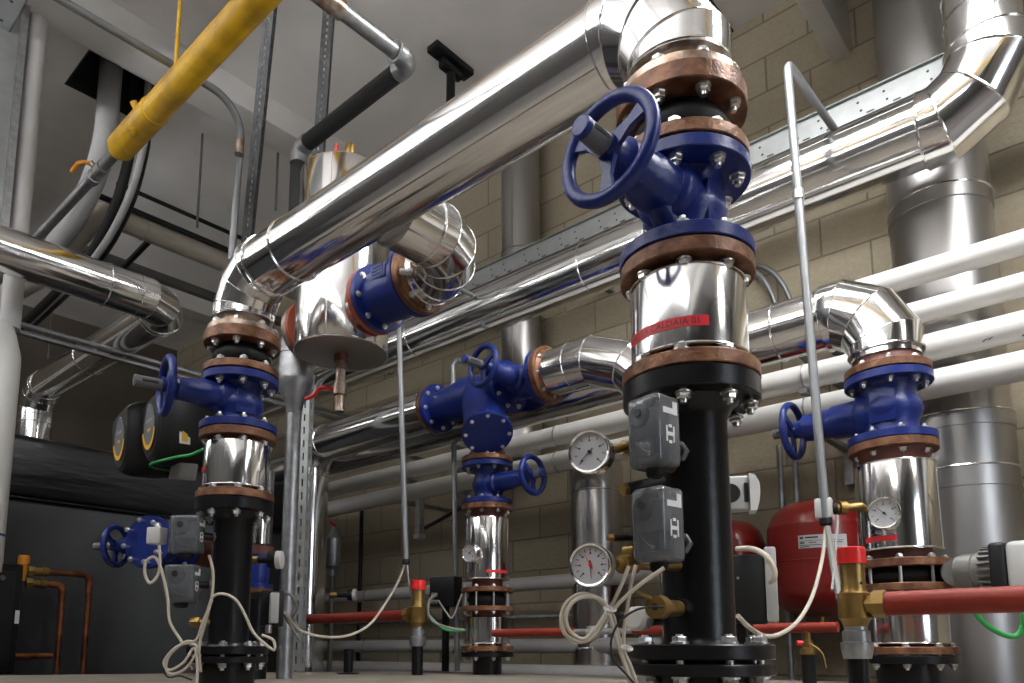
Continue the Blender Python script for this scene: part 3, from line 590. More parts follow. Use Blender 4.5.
# brackets holding them
for x_ in (-3.55, -1.05, 0.75):
    t = thing('pipe_bracket', 'steel bracket arm carrying the white wall pipes', 'bracket', (x_, 3.4, 1.8), 'pipe brackets')
    part('rail', MB().bx((x_-0.02, 3.60, 1.70), (x_+0.02, 3.65, 2.5)), 'galv', t)
    for z in (2.334, 2.180, 2.020, 1.875): part('arm', MB().bx((x_-0.015, 3.06, z-0.022), (x_+0.015, 3.62, z)), 'galv', t)
t = thing('pipe_bracket', 'steel bracket with dark diagonal brace below the white wall pipes', 'bracket', (-3.0, 3.4, 1.5))
bp_ = at(420, 500, Y=3.12); bx_ = bp_.x
part('upright', MB().bx((bx_-0.02, 3.10, 1.66), (bx_+0.02, 3.14, 1.885)), 'galv', t); part('brace', MB().tube([(bx_, 3.12, 1.68), (bx_-0.02, 3.63, 1.95)], 0.012, 8), 'foam', t); part('foot_plate', MB().bx((bx_-0.025, 3.09, 1.63), (bx_+0.025, 3.15, 1.66)), 'bolt', t)
# ------------------------------------------------------------------ wide steel flue and its neighbours
t = thing('steel_flue', 'wide brushed steel flue rising behind the white wall pipes', 'flue', (-0.57, 3.4, 0))
part('casing', MB().lathe((-0.57, 3.4, 0), ZU, [(0, 0.192), (1.80, 0.192)], 72), 'clad2', t)
part('casing', MB().lathe((-0.57, 3.4, 1.82), ZU, [(0, 0.187), (0.93, 0.187)], 72), 'clad2', t)
part('casing', MB().lathe((-0.57, 3.4, 2.76), ZU, [(0, 0.187), (1.60, 0.187)], 72), 'clad2', t)
for z0, z1, r in ((1.555, 1.635, 0.1945), (1.79, 1.85, 0.196), (2.72, 2.78, 0.192)):
    part('joint_band', MB().lathe((-0.57, 3.4, z0), ZU, [(0, r-0.002), (0.003, r), (z1-z0-0.003, r), (z1-z0, r-0.002)], 72), 'clad2', t); part('clamp_bead', bead((-0.57, 3.4, z1), ZU, r, 0.004, 64), 'seam', t)
part('clamp_latch', MB().box(at(905, 427, Y=3.4)+V((0, -0.19, 0)), (0.03, 0.02, 0.02), None, 0.004), 'bolt', t)
t = thing('steel_vessel', 'upright stainless pipe column with collar behind the two dial gauges', 'flue', (-2.32, 3.40, 0))
part('casing', MB().lathe((-2.32, 3.40, 0), ZU, [(0, 0.145), (1.80, 0.145)], 60), 'vessel', t); part('collar', MB().lathe((-2.32, 3.40, 1.80), ZU, [(0, 0.148), (0.02, 0.151), (0.15, 0.151), (0.16, 0.142), (0.22, 0.138), (0.23, 0.05)], 60), 'vessel', t)
for z in (1.40, 1.805, 0.95): part('clamp_bead', bead((-2.32, 3.40, z), ZU, 0.149, 0.003, 56), 'seam', t)
t = thing('steel_flue', 'dull steel duct rising to the ceiling behind the thick clad pipe', 'flue', (-2.92, 3.47, 2.1))
part('casing', MB().lathe((-2.92, 3.47, 2.1), ZU, [(0, 0.125), (2.26, 0.125)], 56), 'clad2', t); part('joint_band', bead((-2.92, 3.47, 3.47), ZU, 0.126, 0.005, 56), 'clad2', t); part('seam', MB().box((-2.92+0.03, 3.47-0.123, 3.2), (0.004, 0.006, 2.2)), 'clad2', t)
# upper pipe with bend going up, and the cable tray behind it
UY, UZ, UX = 2.95, 2.854, -0.30
clad_pipe('clad_pipe', 'shiny clad pipe above the white wall pipes with a ringed bend going up', [(-7.6, UY, UZ), (UX, UY, UZ), (UX, UY, 3.62), (UX, UY-0.6, 3.95), (UX, UY-0.6, 4.355)], 0.130, 0.22, 3,
          bands=[((-2.02, UY, UZ), (1, 0, 0)), ((-3.3, UY, UZ), (1, 0, 0)), ((UX, UY, 3.20), ZU), ((UX, UY, 3.30), ZU), ((UX, UY, 3.36), ZU)], lap=radians(150), er=0.139)
t = thing('cable_tray', 'perforated galvanised cable tray running along the wall above the shiny pipe', 'cable tray', (0, 3.13, 3.13))
b = MB(); b.bx((-7.6, 3.12, 3.13), (3.4, 3.124, 3.245)).bx((-7.6, 3.10, 3.128), (3.4, 3.20, 3.132)).bx((-7.6, 3.105, 3.243), (3.4, 3.124, 3.247)); b.use(1)
x_ = -6.5; k = 0
while x_ < 0.5:
    b.lathe((x_, 3.1202, 3.210), (0, -1, 0), [(0, 0.0055), (0.0006, 0.0055)], 10); b.lathe((x_+0.01, 3.1202, 3.170), (0, -1, 0), [(0, 0.0055), (0.0006, 0.0055)], 10)
    b.bx((x_+0.03, 3.1185, 3.147), (x_+0.06, 3.1202, 3.153)); x_ += 0.16 if k % 2 else 0.10; k += 1
part('tray', b, ['tray', 'hole'], t)
for x_ in (-6.6, -4.4, -2.35, -0.85, 1.0): part('support_arm', MB().bx((x_-0.02, 3.13, 3.09), (x_+0.02, 3.2 if -0.9 < x_ < 0 else 3.645, 3.128)), 'tray', t)
# ------------------------------------------------------------------ red expansion vessels below the white pipes
def vessel(name, label, c, r, h, lab=True):
    c = V(c); t = thing(name, label, 'tank', c)
    pr = [(0, 0.03), (0.006, r*0.35), (0.03, r*0.68), (0.07, r*0.9), (0.115, r*0.985), (0.15, r), (h-0.15, r), (h-0.115, r*0.985), (h-0.07, r*0.9), (h-0.03, r*0.68), (h-0.006, r*0.35), (h, 0.03)]
    sm_ = smooth_path([V((a, b_, 0)) for a, b_ in pr], 4); part('shell', MB().lathe(c, ZU, [(max(0, min(h, p.x)), max(0.02, p.y)) for p in sm_], 64), 'red', t, ang=60)
    part('weld_seam', bead(c+ZU*h*0.45, ZU, r*1.0, 0.004, 64), 'red', t); part('valve_stub', MB().cyl(c-ZU*0.06, c+ZU*0.01, 0.014, 16), 'brass', t)
    part('wall_strap', MB().bx(c+V((-0.03, r*0.8, h*0.4)), c+V((0.03, 3.65-c.y, h*0.55))), 'galv', t)
    if lab:
        l = part('data_plate', tape((c.x, c.y), r+0.0008, radians(-92), radians(-38), h*0.54+c.z, h*0.54+c.z+0.055, 14), 'paper', t, 'white data label')
        m_ = MB()
        for i_, (a_, b2, zz, hh) in enumerate(((-90, -86, .040, .008), (-84, -70, .041, .006), (-62, -56, .041, .005), (-90, -42, .030, .0015), (-90, -85, .020, .006), (-80, -72, .021, .003), (-66, -44, .021, .0025), (-90, -64, .011, .0022), (-90, -80, .004, .003))):
            q_ = tape((c.x, c.y), r+0.0022, radians(a_), radians(b2), h*0.54+c.z+zz, h*0.54+c.z+zz+hh, 4); m_.add(q_.v, q_.f)
        part('small_print', m_, 'ink', l)
    return t
vessel('expansion_vessel', 'large red expansion vessel with white data label near the wall', (-1.13, 3.36, 1.085), 0.205, 0.515)
vessel('expansion_vessel', 'red expansion vessel half hidden by the black riser with clear boxes', (-1.565, 3.36, 1.13), 0.19, 0.43, False)
# conduits standing by the wall
for x_, g in ((778, 0), (793, 1)):
    p_ = at(x_, 470, Y=3.52); solo('wall_conduit', MB().tube([V((p_.x, 3.55, 0.0)), V((p_.x, 3.55, 1.93))], 0.0135, 14), 'galv', ('thin upright steel conduit on the wall, first beside the red vessels', 'thin upright steel conduit on the wall, second one above the large red vessel')[g], 'conduit')
for dx, g in ((0, 0), (16, 1)):
    q = [at(750+dx, 268+dx*0.0, Y=3.6), at(770+dx, 290, Y=3.6), at(784+dx, 312, Y=3.6)]
    a_ = V((q[0].x-0.12, 3.61, q[0].z+0.06)); solo('wall_conduit', MB().tube(smooth_path([a_, q[0], q[1], V((q[1].x+0.05, 3.61, q[1].z-0.25))]), 0.014, 12), 'conduit', ('upper', 'lower')[g]+' of two curved grey conduits on the block wall beside the tall clad spool', 'conduit')
# bent conduits hanging from the tray
P0 = at(837, 133, Y=3.13); P1 = at(787, 62, Z=P0.z); P2 = at(826, 522, D=at(826, 522, Y=P1.y-0.02).dot(FW)-CAM.dot(FW) if 0 else (at(826, 522, Y=P1.y)-CAM).dot(FW))
def hose(name, label, pts, r, rb, m='conduit', tip=True, R=0.05):
    t = thing(name, label, 'conduit', pts[-1]); part('tube', MB().tube(rounded(pts, R, 8), r, 16), m, t)
    if tip:
        d = (V(pts[-1])-V(pts[-2])).normalized(); part('grommet', MB().lathe(V(pts[-1])-d*0.012, d, [(0, r*1.25), (0.02, r*1.3), (0.024, r*0.9)], 18), 'rubber', t)
    return t
hose('bent_conduit', 'grey bent conduit hanging from the cable tray down to the large red vessel', [P0, P1, P2], 0.0155, 0, R=0.04)
part('coupling', MB().cyl(P1+(P2-P1)*0.30, P1+(P2-P1)*0.32, 0.020, 16), 'bolt', bpy.data.objects['bent_conduit'])
q0 = at(472, 295, Y=2.81); q1 = at(397, 258, Z=q0.z); q2 = at(406, 562, Y=q1.y)
hose('bent_conduit', 'thin grey conduit dropping beside the blue check valve to two loose cables', [q0, q1, q2], 0.0135, 0, R=0.05); CDE = q2
q0 = at(450, 362, Y=2.78); q1 = at(455, 600, Y=2.78)
hose('bent_conduit', 'thin pale conduit standing behind the three-way valve', [V((q0.x, 3.10, q0.z+0.03)), V((q0.x, 2.80, q0.z+0.03)), V((q1.x, 2.80, 0.83))], 0.0145, 0, tip=False, R=0.06)
# ------------------------------------------------------------------ boiler and what stands before it
BX = -4.35
t = thing('boiler', 'big dark grey boiler casing with wrinkled black jacket along its top', 'boiler', (-5.0, 1.0, 0))
part('casing', MB().box((-5.0, 0.85, 0.86), (1.30, 3.7, 1.72), None, 0.03, 3), 'boiler', t)
part('black_jacket', MB().box((-5.0, 0.85, 1.885), (1.33, 3.74, 0.335), None, 0.04, 4), 'boilerband', t)
part('jacket_strap', MB().box((-5.0, 0.85, 1.715), (1.34, 3.75, 0.012), None, 0.004), 'black', t)
# clad pipe over the boiler
LX, LY, LZ = -3.80, 1.64, 2.79
clad_pipe('clad_pipe', 'shiny clad pipe overhead that turns and drops behind the dark grey boiler', [(LX, -3.49, 2.745), (LX, LY, 2.745), (-5.96, LY, 2.80), (-5.96, LY, 0.0)], 0.104, 0.19, 3, bands=[((LX, 1.30, 2.745), (0, 1, 0)), ((-4.95, LY, 2.775), (1, 0, 0)), ((-5.96, LY, 2.55), ZU)], er=0.106)
# plastic flue pipe at the side
t = thing('plastic_pipe', 'upright grey plastic pipe widening into white wrap before the boiler', 'pipe', (-4.10, 1.0, 1.30))
part('narrow_tube', MB().tube([(-4.10, 0.985, 4.36), (-4.10, 0.985, 2.50)], 0.045, 28), 'pvc', t)
part('wrapped_tube', MB().lathe((-4.10, 0.955, 2.52), (0, 0, -1), [(0, 0.048), (0.02, 0.052), (0.16, 0.088), (0.20, 0.090), (1.22, 0.090)], 36), 'white', t)
part('blue_mark', MB().lathe((-4.10, 0.955, 1.47), ZU, [(0, 0.0906), (0.012, 0.0906)], 36), 'blue', t)
t = thing('cable_riser', 'pale flat cable riser trunking going up beside the grey plastic pipe', 'trunking', (-4.15, 0.85, 2.9))
part('channel', MB().bx((-4.17, 0.78, 2.88), (-4.05, 0.90, 4.36), 0.004), 'tray', t); part('flange_strip', MB().bx((-4.06, 0.895, 2.88), (-4.04, 0.93, 4.36)), 'galv', t)
t = thing('cable_tray', 'perforated tray under the ceiling seen from below beside the pale trunking', 'cable tray', (-3.5, 0.55, 4.0))
ty_ = at(28, 0, Z=4.0).y; b = MB().bx((-8.0, ty_-0.5, 4.0), (-2.6, ty_, 4.004)).bx((-8.0, ty_-0.004, 4.0), (-2.6, ty_, 4.06)).bx((-8.0, ty_-0.5, 4.0), (-2.6, ty_-0.496, 4.06)); b.use(1); x_ = -5.6
while x_ < -2.7:
    b.lathe((x_, ty_-0.05, 3.9995), (0, 0, -1), [(0, 0.008), (0.0006, 0.008)], 8); b.bx((x_+0.05, ty_-0.13, 3.999), (x_+0.11, ty_-0.115, 4.0)); b.lathe((x_, ty_-0.20, 3.9995), (0, 0, -1), [(0, 0.008), (0.0006, 0.008)], 8); x_ += 0.16
part('tray', b, ['tray', 'hole'], t)
for x_ in (-5.0, -3.0): part('hanger_rod', MB().cyl((x_, ty_-0.25, 4.0), (x_, ty_-0.25, 4.36), 0.005, 8), 'galv', t)
# black cabinet with copper pipes
t = thing('control_cabinet', 'black cabinet with small white label beside the copper pipes', 'cabinet', (-4.15, 0.85, 0.83))
ce = at(15, 600, X=-4.15).y
part('case', MB().bx((-4.30, 0.55, 0.83), (-4.06, ce, 1.345), 0.008), 'rubber', t); lp = at(17, 617, X=-4.06); part('door_line', MB().bx((-4.061, 0.6, 0.87), (-4.057, ce-0.03, 1.31), 0.002), 'housing', t); part('label', MB().box(lp, (0.003, 0.018, 0.062)), 'paper', t)
part('knob', MB().lathe(at(2, 578, X=-4.06), (1, 0, 0), [(0, 0.012), (0.02, 0.01)], 16), 'dgrey', t)
CXP = -4.15
def cpt(x, y): return at(x, y, X=CXP)
for nm, ps, fx in (('higher', [(30, 571), (90, 577), (77, 683)], 30), ('lower', [(28, 583), (63, 587), (55, 683)], 34)):
    q = [cpt(*p) for p in ps]; q[1].z = q[0].z; q[2] = V((CXP, q[1].y, 0.5))
    t = thing('copper_pipe', nm+' of two bent copper pipes leaving the black cabinet', 'pipe', q[-1])
    part('tube', MB().tube(rounded(q, 0.035, 6), 0.0145, 18), 'copper', t); part('elbow_fitting', MB().tube(rounded([q[1]+(q[0]-q[1]).normalized()*0.055, q[1], q[1]+(q[2]-q[1]).normalized()*0.055], 0.035, 6), 0.0175, 18), 'copper', t)
    d = (q[1]-q[0]).normalized(); b = MB(); b.hexn(q[0]-d*0.01, d, 0.026, 0.03); b.lathe(q[0]+d*0.02, d, [(0, 0.02), (0.03, 0.02), (0.032, 0.024), (0.06, 0.024), (0.062, 0.018)], 20); part('union', b, 'brass', t)
    if nm == 'higher':
        part('vent_cap', MB().lathe(q[0]-d*0.03+ZU*0.0, ZU, [(-0.05, 0.014), (0.01, 0.02), (0.03, 0.02), (0.032, 0.026), (0.07, 0.026), (0.075, 0.02)], 20), 'orange_cap', t)
q = [cpt(10, 656), cpt(52, 656)]; q[1].z = q[0].z; solo('copper_pipe', MB().tube([q[0], q[1]], 0.0145, 16), 'copper', 'short level copper pipe low between cabinet and bent copper pipe', 'pipe')
# twin head circulator
t = thing('twin_pump', 'twin black pump heads with yellow arcs on a dark green body', 'pump', (-3.3, 1.55, 1.4))
def head(cx, cy, D, name):
    c = at(cx, cy, D=D); f = V((-0.12, -0.99, -0.05)).normalized(); s = ZU.cross(f).normalized(); u = f.cross(s)
    out = [(-0.125, 0.115), (0.105, 0.135), (0.12, 0.10), (0.115, -0.03), (0.085, -0.115), (0.02, -0.165), (-0.05, -0.155), (-0.105, -0.10), (-0.135, 0.0)]
    sm_ = smooth_path([V((a, b_, 0)) for a, b_ in out], 4, True); po = [(p.x, p.y) for p in sm_]; b = MB(); k = 0.86
    b.rings([[c+s*(x*sc*1.12)+u*(y*sc)-f*z for x, y in po] for z, sc in ((0.0, 0.80), (0.010, 0.90), (0.03, 0.97), (0.05, 1.0), (0.16, 1.0), (0.17, 0.97), (0.26, 0.9))])
    h = part('head_housing', b, 'housing', t, ang=28)
    bd = [(0.075*cos(a)*0.95, 0.02+0.10*sin(a)) if a > pi else (0.075*cos(a)*0.95, 0.02+0.075*sin(a)**3) for a in [2*pi*i/36 for i in range(36)]]
    part('badge', MB().prism(bd, c+f*0.0005-u*0.005, s, u, f*0.004), 'badge', h)
    a_ = [radians(200+i*7.0) for i in range(21)]
    part('yellow_arc', MB().rings([[c+f*z+s*(x)+u*(0.012+y) for x, y in ((0.076*cos(q_)*r_, 0.106*sin(q_)*r_) for r_ in (0.97, 1.16))] for q_ in a_ for z in (0.003,)], cap0=False, cap1=False) if 0 else arc_band(c+f*0.0045, s, u, f, a_), 'yband', h)
    part('lettering_bar', MB().box(c+f*0.005+u*0.018, (0.07, 0.012, 0.001), Matrix((s, u, f)).transposed()), 'grey', h); part('brand_bar', MB().box(c+f*0.005-u*0.022, (0.035, 0.012, 0.001), Matrix((s, u, f)).transposed()), 'yband', h)
    lp_ = c+s*0.122-f*0.10-u*0.055; part('warning_label', MB().box(lp_, (0.003, 0.045, 0.075), Matrix((s, f, u)).transposed() @ Matrix.Rotation(-0.12, 3, 'Z')), 'paper', h); part('label_mark', MB().box(lp_+s*0.002, (0.003, 0.022, 0.055), Matrix((s, f, u)).transposed() @ Matrix.Rotation(-0.12, 3, 'Z')), 'yband', h)
    return c, f, s, u
def arc_band(o, s, u, f, angs):
    b = MB(); b.rings([[o+s*(0.076*cos(q)*r)+u*(0.010+0.098*sin(q)*r)+f*z for r, z in ((0.98, 0), (1.17, 0), (1.17, 0.002), (0.98, 0.002))] for q in angs]); return b
c1, f1, s1, u1 = head(120, 437, 3.25, 'a'); c2, f2, s2, u2 = head(150, 425, 3.10, 'b')
for c_, f_ in ((c1, f1), (c2, f2)):
    g0 = c_-f_*0.25; b = MB(); b.lathe(g0, -f_, [(0, 0.09), (0.02, 0.105), (0.10, 0.105), (0.11, 0.115), (0.14, 0.115)], 32)
    for k in range(14):
        a = 2*pi*k/14; uu, ww, _ = frame(f_); e = uu*cos(a)+ww*sin(a); b.box(g0-f_*0.085+e*0.108, (0.025, 0.008, 0.10), Matrix((e, f_.cross(e), f_)).transposed())
    part('motor', b, 'green', t)
vm = (c1+c2)/2-f1*0.46+V((-0.03, 0.0, -0.06)); b = MB(); b.lathe(vm-ZU*0.22, ZU, [(0, 0.09), (0.02, 0.09), (0.022, 0.06), (0.10, 0.08), (0.22, 0.115), (0.34, 0.08), (0.42, 0.06), (0.422, 0.09), (0.45, 0.09)], 36); b.tube([c1-f1*0.38, vm], 0.09, 24).tube([c2-f2*0.38, vm], 0.09, 24); part('volute', b, 'green', t)
solo('supply_pipe', MB().tube([(vm.x, vm.y, 0.83), (vm.x, vm.y, vm.z-0.225)], 0.055, 28), 'primer', 'brown pipe stub on which the dark green twin pump stands', 'pipe')
q = at(165, 465, D=3.0); solo('info_card', MB().box(q+V((-0.05, 0.1, 0)), (0.14, 0.004, 0.07), Matrix.Rotation(0.4, 3, 'Z') @ Matrix.Rotation(0.15, 3, 'Y')), 'pumpgrey', 'grey paper card hanging under the twin black pump heads', 'card')
solo('green_cable', MB().tube(smooth_path([c1-f1*0.3-ZU*0.13, at(150, 466, D=3.15), at(176, 457, D=3.0), at(190, 455, D=2.9), at(206, 448, D=2.85), at(222, 440, D=2.9)]), 0.006, 8), 'gcable', 'green cable below the twin black pump heads', 'cable')
# valve in front of boiler, its pipe running toward the camera side
vc = at(164, 545, D=3.2)
wheel_valve('gate_valve', 'blue handwheel valve low in front of the grey boiler', vc, (0.45, -0.89, 0), 0.20, 0.112, 0.062, (-0.83, -0.55, 0.0), 0.0, 0.225, 0.325, 0.083, 0.022, 8, None, 0.009, 0.2, sleeve=False)
fd = V((0.45, -0.89, 0)); b = MB(); b.lathe(vc-fd*0.106, -fd, [(0, 0.112), (0.022, 0.112), (0.024, 0.07), (0.25, 0.065)], 44); b.tube(rounded([vc-fd*0.33, vc-fd*0.50, vc-fd*0.50-ZU*(vc.z-0.84)], 0.1, 6), 0.065, 28)

t = thing('valve_pipe', 'brown primed pipe and flange behind the low blue valve by the boiler', 'pipe', vc-ZU*0.4); part('pipe', b, 'primer', t)
# small stack peeking out behind the riser by the boiler
sx = at(259, 540, D=3.0); o = V((sx.x, sx.y, 0)); P = lambda y: o+ZU*at(259, y, D=3.0).z
t = thing('insulated_spool', 'narrow shiny spool and small blue valve half hidden behind the black riser by the boiler', 'pipe spool', o+ZU*0.83)
part('foot', MB().lathe(o+ZU*0.83, ZU, [(0, 0.05), (P(600).z-0.83, 0.05)], 28), 'black', t)
part('flange', flange(P(594), ZU, 0.062, 0.02), 'rust', t); part('valve_body', MB().lathe(P(590), ZU, [(0, 0.06), (0.02, 0.06), (0.022, 0.042), (0.08, 0.048), (0.12, 0.042), (0.122, 0.06), (0.14, 0.06)], 32), 'blue', t)
part('primed_flange', flange(P(556), ZU, 0.06, 0.035), 'primer', t); part('jacket', MB().lathe(P(545), ZU, [(0, 0.050), (0.30, 0.050)], 40), 'clad', t)
q = at(277, 560, D=2.75); t = thing('transducer', 'white capped sensor with brass stub by the slotted strut', 'sensor', q)
part('cap', MB().lathe(q, RT, [(0, 0.034), (0.018, 0.034), (0.02, 0.03)], 28), 'white_plastic', t); part('body', MB().lathe(q, -RT, [(0, 0.034), (0.03, 0.03), (0.032, 0.012), (0.075, 0.012)], 24), 'rubber', t); part('brass_stub', MB().cyl(q-RT*0.07, q-RT*0.11, 0.015, 18), 'brass', t)
q = at(274, 608, D=2.7); R_ = Matrix.Rotation(radians(-25), 3, 'Z'); t = thing('junction_box', 'grey and black junction box behind the black riser by the boiler', 'junction box', q-ZU*0.06)
part('lid', MB().box(q, (0.045, 0.03, 0.11), R_, 0.004), 'grey', t); part('case', MB().box(q+V((-0.05, 0.02, 0)), (0.065, 0.08, 0.13), R_, 0.004), 'rubber', t); part('gland', MB().cyl(q+V((-0.03, 0, -0.06)), q+V((-0.03, 0, -0.09)), 0.012, 14), 'bolt', t)
# posts and struts
def strut(name, label, a, b_, w, dp, face, m='tray', n=26, sw=0.2):
    """perforated channel: the web is two strips joined by bars, so its slots are open"""
    a, b_ = V(a), V(b_); d = (b_-a).normalized(); f = V(face); f = (f-d*f.dot(d)).normalized(); s = d.cross(f); L = (b_-a).length
    t = thing(name, label, 'strut', b_ if b_.z < a.z else a); R_ = Matrix((s, f, d)).transposed(); c = (a+b_)/2
    e = w*(1-sw)/2; b = MB()
    for k in (-1, 1): b.box(c+f*dp/2+s*k*(w-e)/2, (e, 0.004, L), R_)
    for k in range(n+1): b.box(a+d*(L*k/n)+f*dp/2, (w*sw*1.2, 0.0038, L/n*0.45), R_)
    h = dp*0.36
    for k in (-1, 1):
        for g in (-1, 1): b.box(c+s*k*(w/2-0.002)+f*g*(dp/2-h/2), (0.004, h, L), R_)
        for q in range(n+1): b.box(a+d*(L*q/n)+s*k*(w/2-0.002), (0.0038, dp*0.36, L/n*0.5), R_)
    part('channel', b, m, t)
    return t
pq = at(304, 500, Y=2.2); strut('slotted_strut', 'upright slotted galvanised strut between the upright clad pipe and boiler-side riser', (pq.x, 2.2, 0), (pq.x, 2.2, 2.42), 0.05, 0.05, (0.5, -0.86, 0), n=34)
s0, s1 = at(250, 215, Y=1.95), at(272, -5, Y=1.75); s1 = s0+(s1-s0)*((4.36-s0.z)/(s1.z-s0.z)); s0 = s0-(s1-s0)*0.25
strut('slotted_strut', 'dark slotted strut leaning up to the ceiling beside the curved conduit', s0, s1, 0.052, 0.045, (0.9, -0.9, 0), m='strutdark', n=46)
s0, s1 = at(318, 165, Y=2.05), at(330, 0, Y=2.0); s1 = s0+(s1-s0)*((4.36-s0.z)/(s1.z-s0.z)); s0 = s0-(s1-s0)*0.5
strut('slotted_strut', 'dark slotted strut to the ceiling behind the black insulated pipe', s0, s1, 0.055, 0.045, (0.7, -0.7, 0), m='strutdark', n=40)
# ------------------------------------------------------------------ overhead things
YY = 1.27
g0, g1, g2 = at(255, -14, Y=YY), at(117, 157, Y=YY), at(38, 238, Y=YY); zg = (at(250, 0, Y=YY).z+g1.z)/2
t = thing('gas_pipe', 'thick yellow gas pipe under the ceiling tapering to bare steel', 'pipe', (g1.x, YY, zg))
part('yellow_tube', MB().lathe((3.49, YY, zg), (-1, 0, 0), [(0, 0.06), (3.49-g1.x-0.42, 0.06), (3.49-g1.x-0.38, 0.064), (3.49-g1.x-0.04, 0.064), (3.49-g1.x, 0.045)], 48), 'yellow', t)
part('weld_ring', bead((g1.x+0.42, YY, zg), (1, 0, 0), 0.060, 0.006), 'yellow', t)
part('steel_tube', MB().tube([(g1.x+0.02, YY, zg), (g2.x-1.3, YY, zg)], 0.026, 22), 'galv', t)
part('coupling', MB().lathe((g1.x-0.17, YY, zg), (-1, 0, 0), [(0, 0.034), (0.06, 0.034), (0.062, 0.030), (0.12, 0.030), (0.122, 0.036), (0.17, 0.036)], 24), 'galv', t)
for e in (1, -1): part('pressure_plug', MB().lathe((g1.x+0.30, YY-0.058*(0.6), zg+e*0.055), (0, -0.55, e*0.83), [(0, 0.016), (0.03, 0.016), (0.032, 0.010)], 14), 'yellow', t)
part('hanger', MB().tube([(g1.x+0.62, YY, zg+0.06), (g1.x+0.62, YY, 4.36)], 0.009, 10), 'yellow', t)
t = thing('gas_valve_lever', 'small orange lever handle on the bare end of the yellow gas pipe', 'lever', (g1.x-0.25, YY, zg)); q = V((g1.x-0.25, YY-0.03, zg+0.03))
part('handle', MB().tube(smooth_path([q, q+V((-0.01, -0.03, 0.0)), q+V((-0.05, -0.05, 0.0)), q+V((-0.09, -0.065, -0.035))]), 0.011, 10), 'orange_cap', t); part('pivot', MB().cyl((g1.x-0.25, YY, zg), q+V((0, -0.01, 0.01)), 0.014, 14), 'raw', t)
zc = 3.55; q0 = at(61, 0, Z=zc); xcd = q0.x; q1 = at(243, 118, X=xcd)
cpath = [(xcd, -3.4, zc), (xcd, q1.y, zc), at(233, 240, Y=q1.y+0.02)]; e_ = V(cpath[2]); e_ = V((xcd, q1.y, zc))+(e_-V((xcd, q1.y, zc)))*1.15
t = hose('bent_conduit', 'grey conduit crossing under the yellow gas pipe and curving down the leaning strut', [cpath[0], cpath[1], e_], 0.0175, 0, tip=False, R=0.17)
for p_, d_ in (((xcd, q1.y-0.30, zc), (0, 1, 0)), ((xcd, q1.y-0.01, zc-0.26), (0, 0, 1))): part('coupling', MB().cyl(V(p_), V(p_)+V(d_)*0.07, 0.0215, 18), 'raw', t)
# vent pipe: bare run, then insulated run, then down
VZ = 3.245; vy = 1.75; vx0 = at(410, 66, Y=vy).x; vx1 = at(299, 150, Y=vy).x
t = thing('vent_pipe', 'steel vent pipe with elbows whose lower runs wear black insulation', 'pipe', (vx1, vy, 2.6))
part('bare_run', MB().tube([(vx0, -3.4, VZ), (vx0, vy-0.05, VZ)], 0.030, 24), 'galv', t); part('coupling', MB().lathe((vx0, 1.42, VZ), (0, -1, 0), [(0, 0.037), (0.12, 0.037)], 24), 'raw', t)
part('elbow', MB().tube(rounded([(vx0, vy-0.075, VZ), (vx0, vy, VZ), (vx0-0.075, vy, VZ)], 0.045, 8), 0.040, 24), 'galv', t); part('elbow_ring', bead((vx0, vy-0.075, VZ), (0, 1, 0), 0.040, 0.005), 'galv', t)
part('insulated_run', MB().tube([(vx0-0.07, vy, VZ), (vx1+0.07, vy, VZ)], 0.036, 24), 'foam', t)
part('elbow', MB().tube(rounded([(vx1+0.075, vy, VZ), (vx1, vy, VZ), (vx1, vy, VZ-0.075)], 0.045, 8), 0.041, 24), 'galv', t)
part('insulated_drop', MB().tube([(vx1, vy, VZ-0.07), (vx1, vy, VZ-0.32)], 0.036, 24), 'foam', t); part('bare_drop', MB().tube([(vx1, vy, VZ-0.31), (vx1, vy, 2.55)], 0.028, 20), 'pvc', t)
# ceiling hanger
q = at(451, 58, Z=4.36); e = V((0.35, 0.94, 0)).normalized(); zr_ = at(450, 150, D=(q-CAM).dot(FW)).z; t = thing('ceiling_hanger', 'black ceiling bracket with rod above the thick clad pipe', 'hanger', q)
b = MB().box(q-ZU*0.02, (0.085, 0.30, 0.04), None, 0.004); part('plate', b, 'black', t)
part('gusset', MB().box(q-ZU*0.07, (0.05, 0.16, 0.07), None, 0.01), 'black', t); part('rod', MB().tube([q-ZU*0.08, V((q.x, q.y, zr_))], 0.026, 16), 'black', t)
for (x_, y_, xb, yb) in ((202.5, 134, 199, 235), (278, 153, 275, 215), (53, 300, 48, 362)):
    q = at(x_, y_, Z=4.36) if y_ < 290 else V((-6.9, 2.2, 4.36)); q = q if y_ < 290 else at(54, 290, X=-6.6)
    e = V((q.x, q.y, 0)); zb = at(xb, yb, D=(q-CAM).dot(FW)).z; z1 = 4.36
    solo('threaded_rod', MB().cyl(V((q.x, q.y, z1)), V((q.x, q.y, zb)), 0.008, 10), 'pumpgrey', {202.5: 'thin dark rod hanging from bare ceiling beside the yellow gas pipe', 278: 'short thin rod hanging behind the leaning slotted strut', 53: 'thin pale rod hanging over the far end of the overhead clad pipe'}[x_], 'rod')
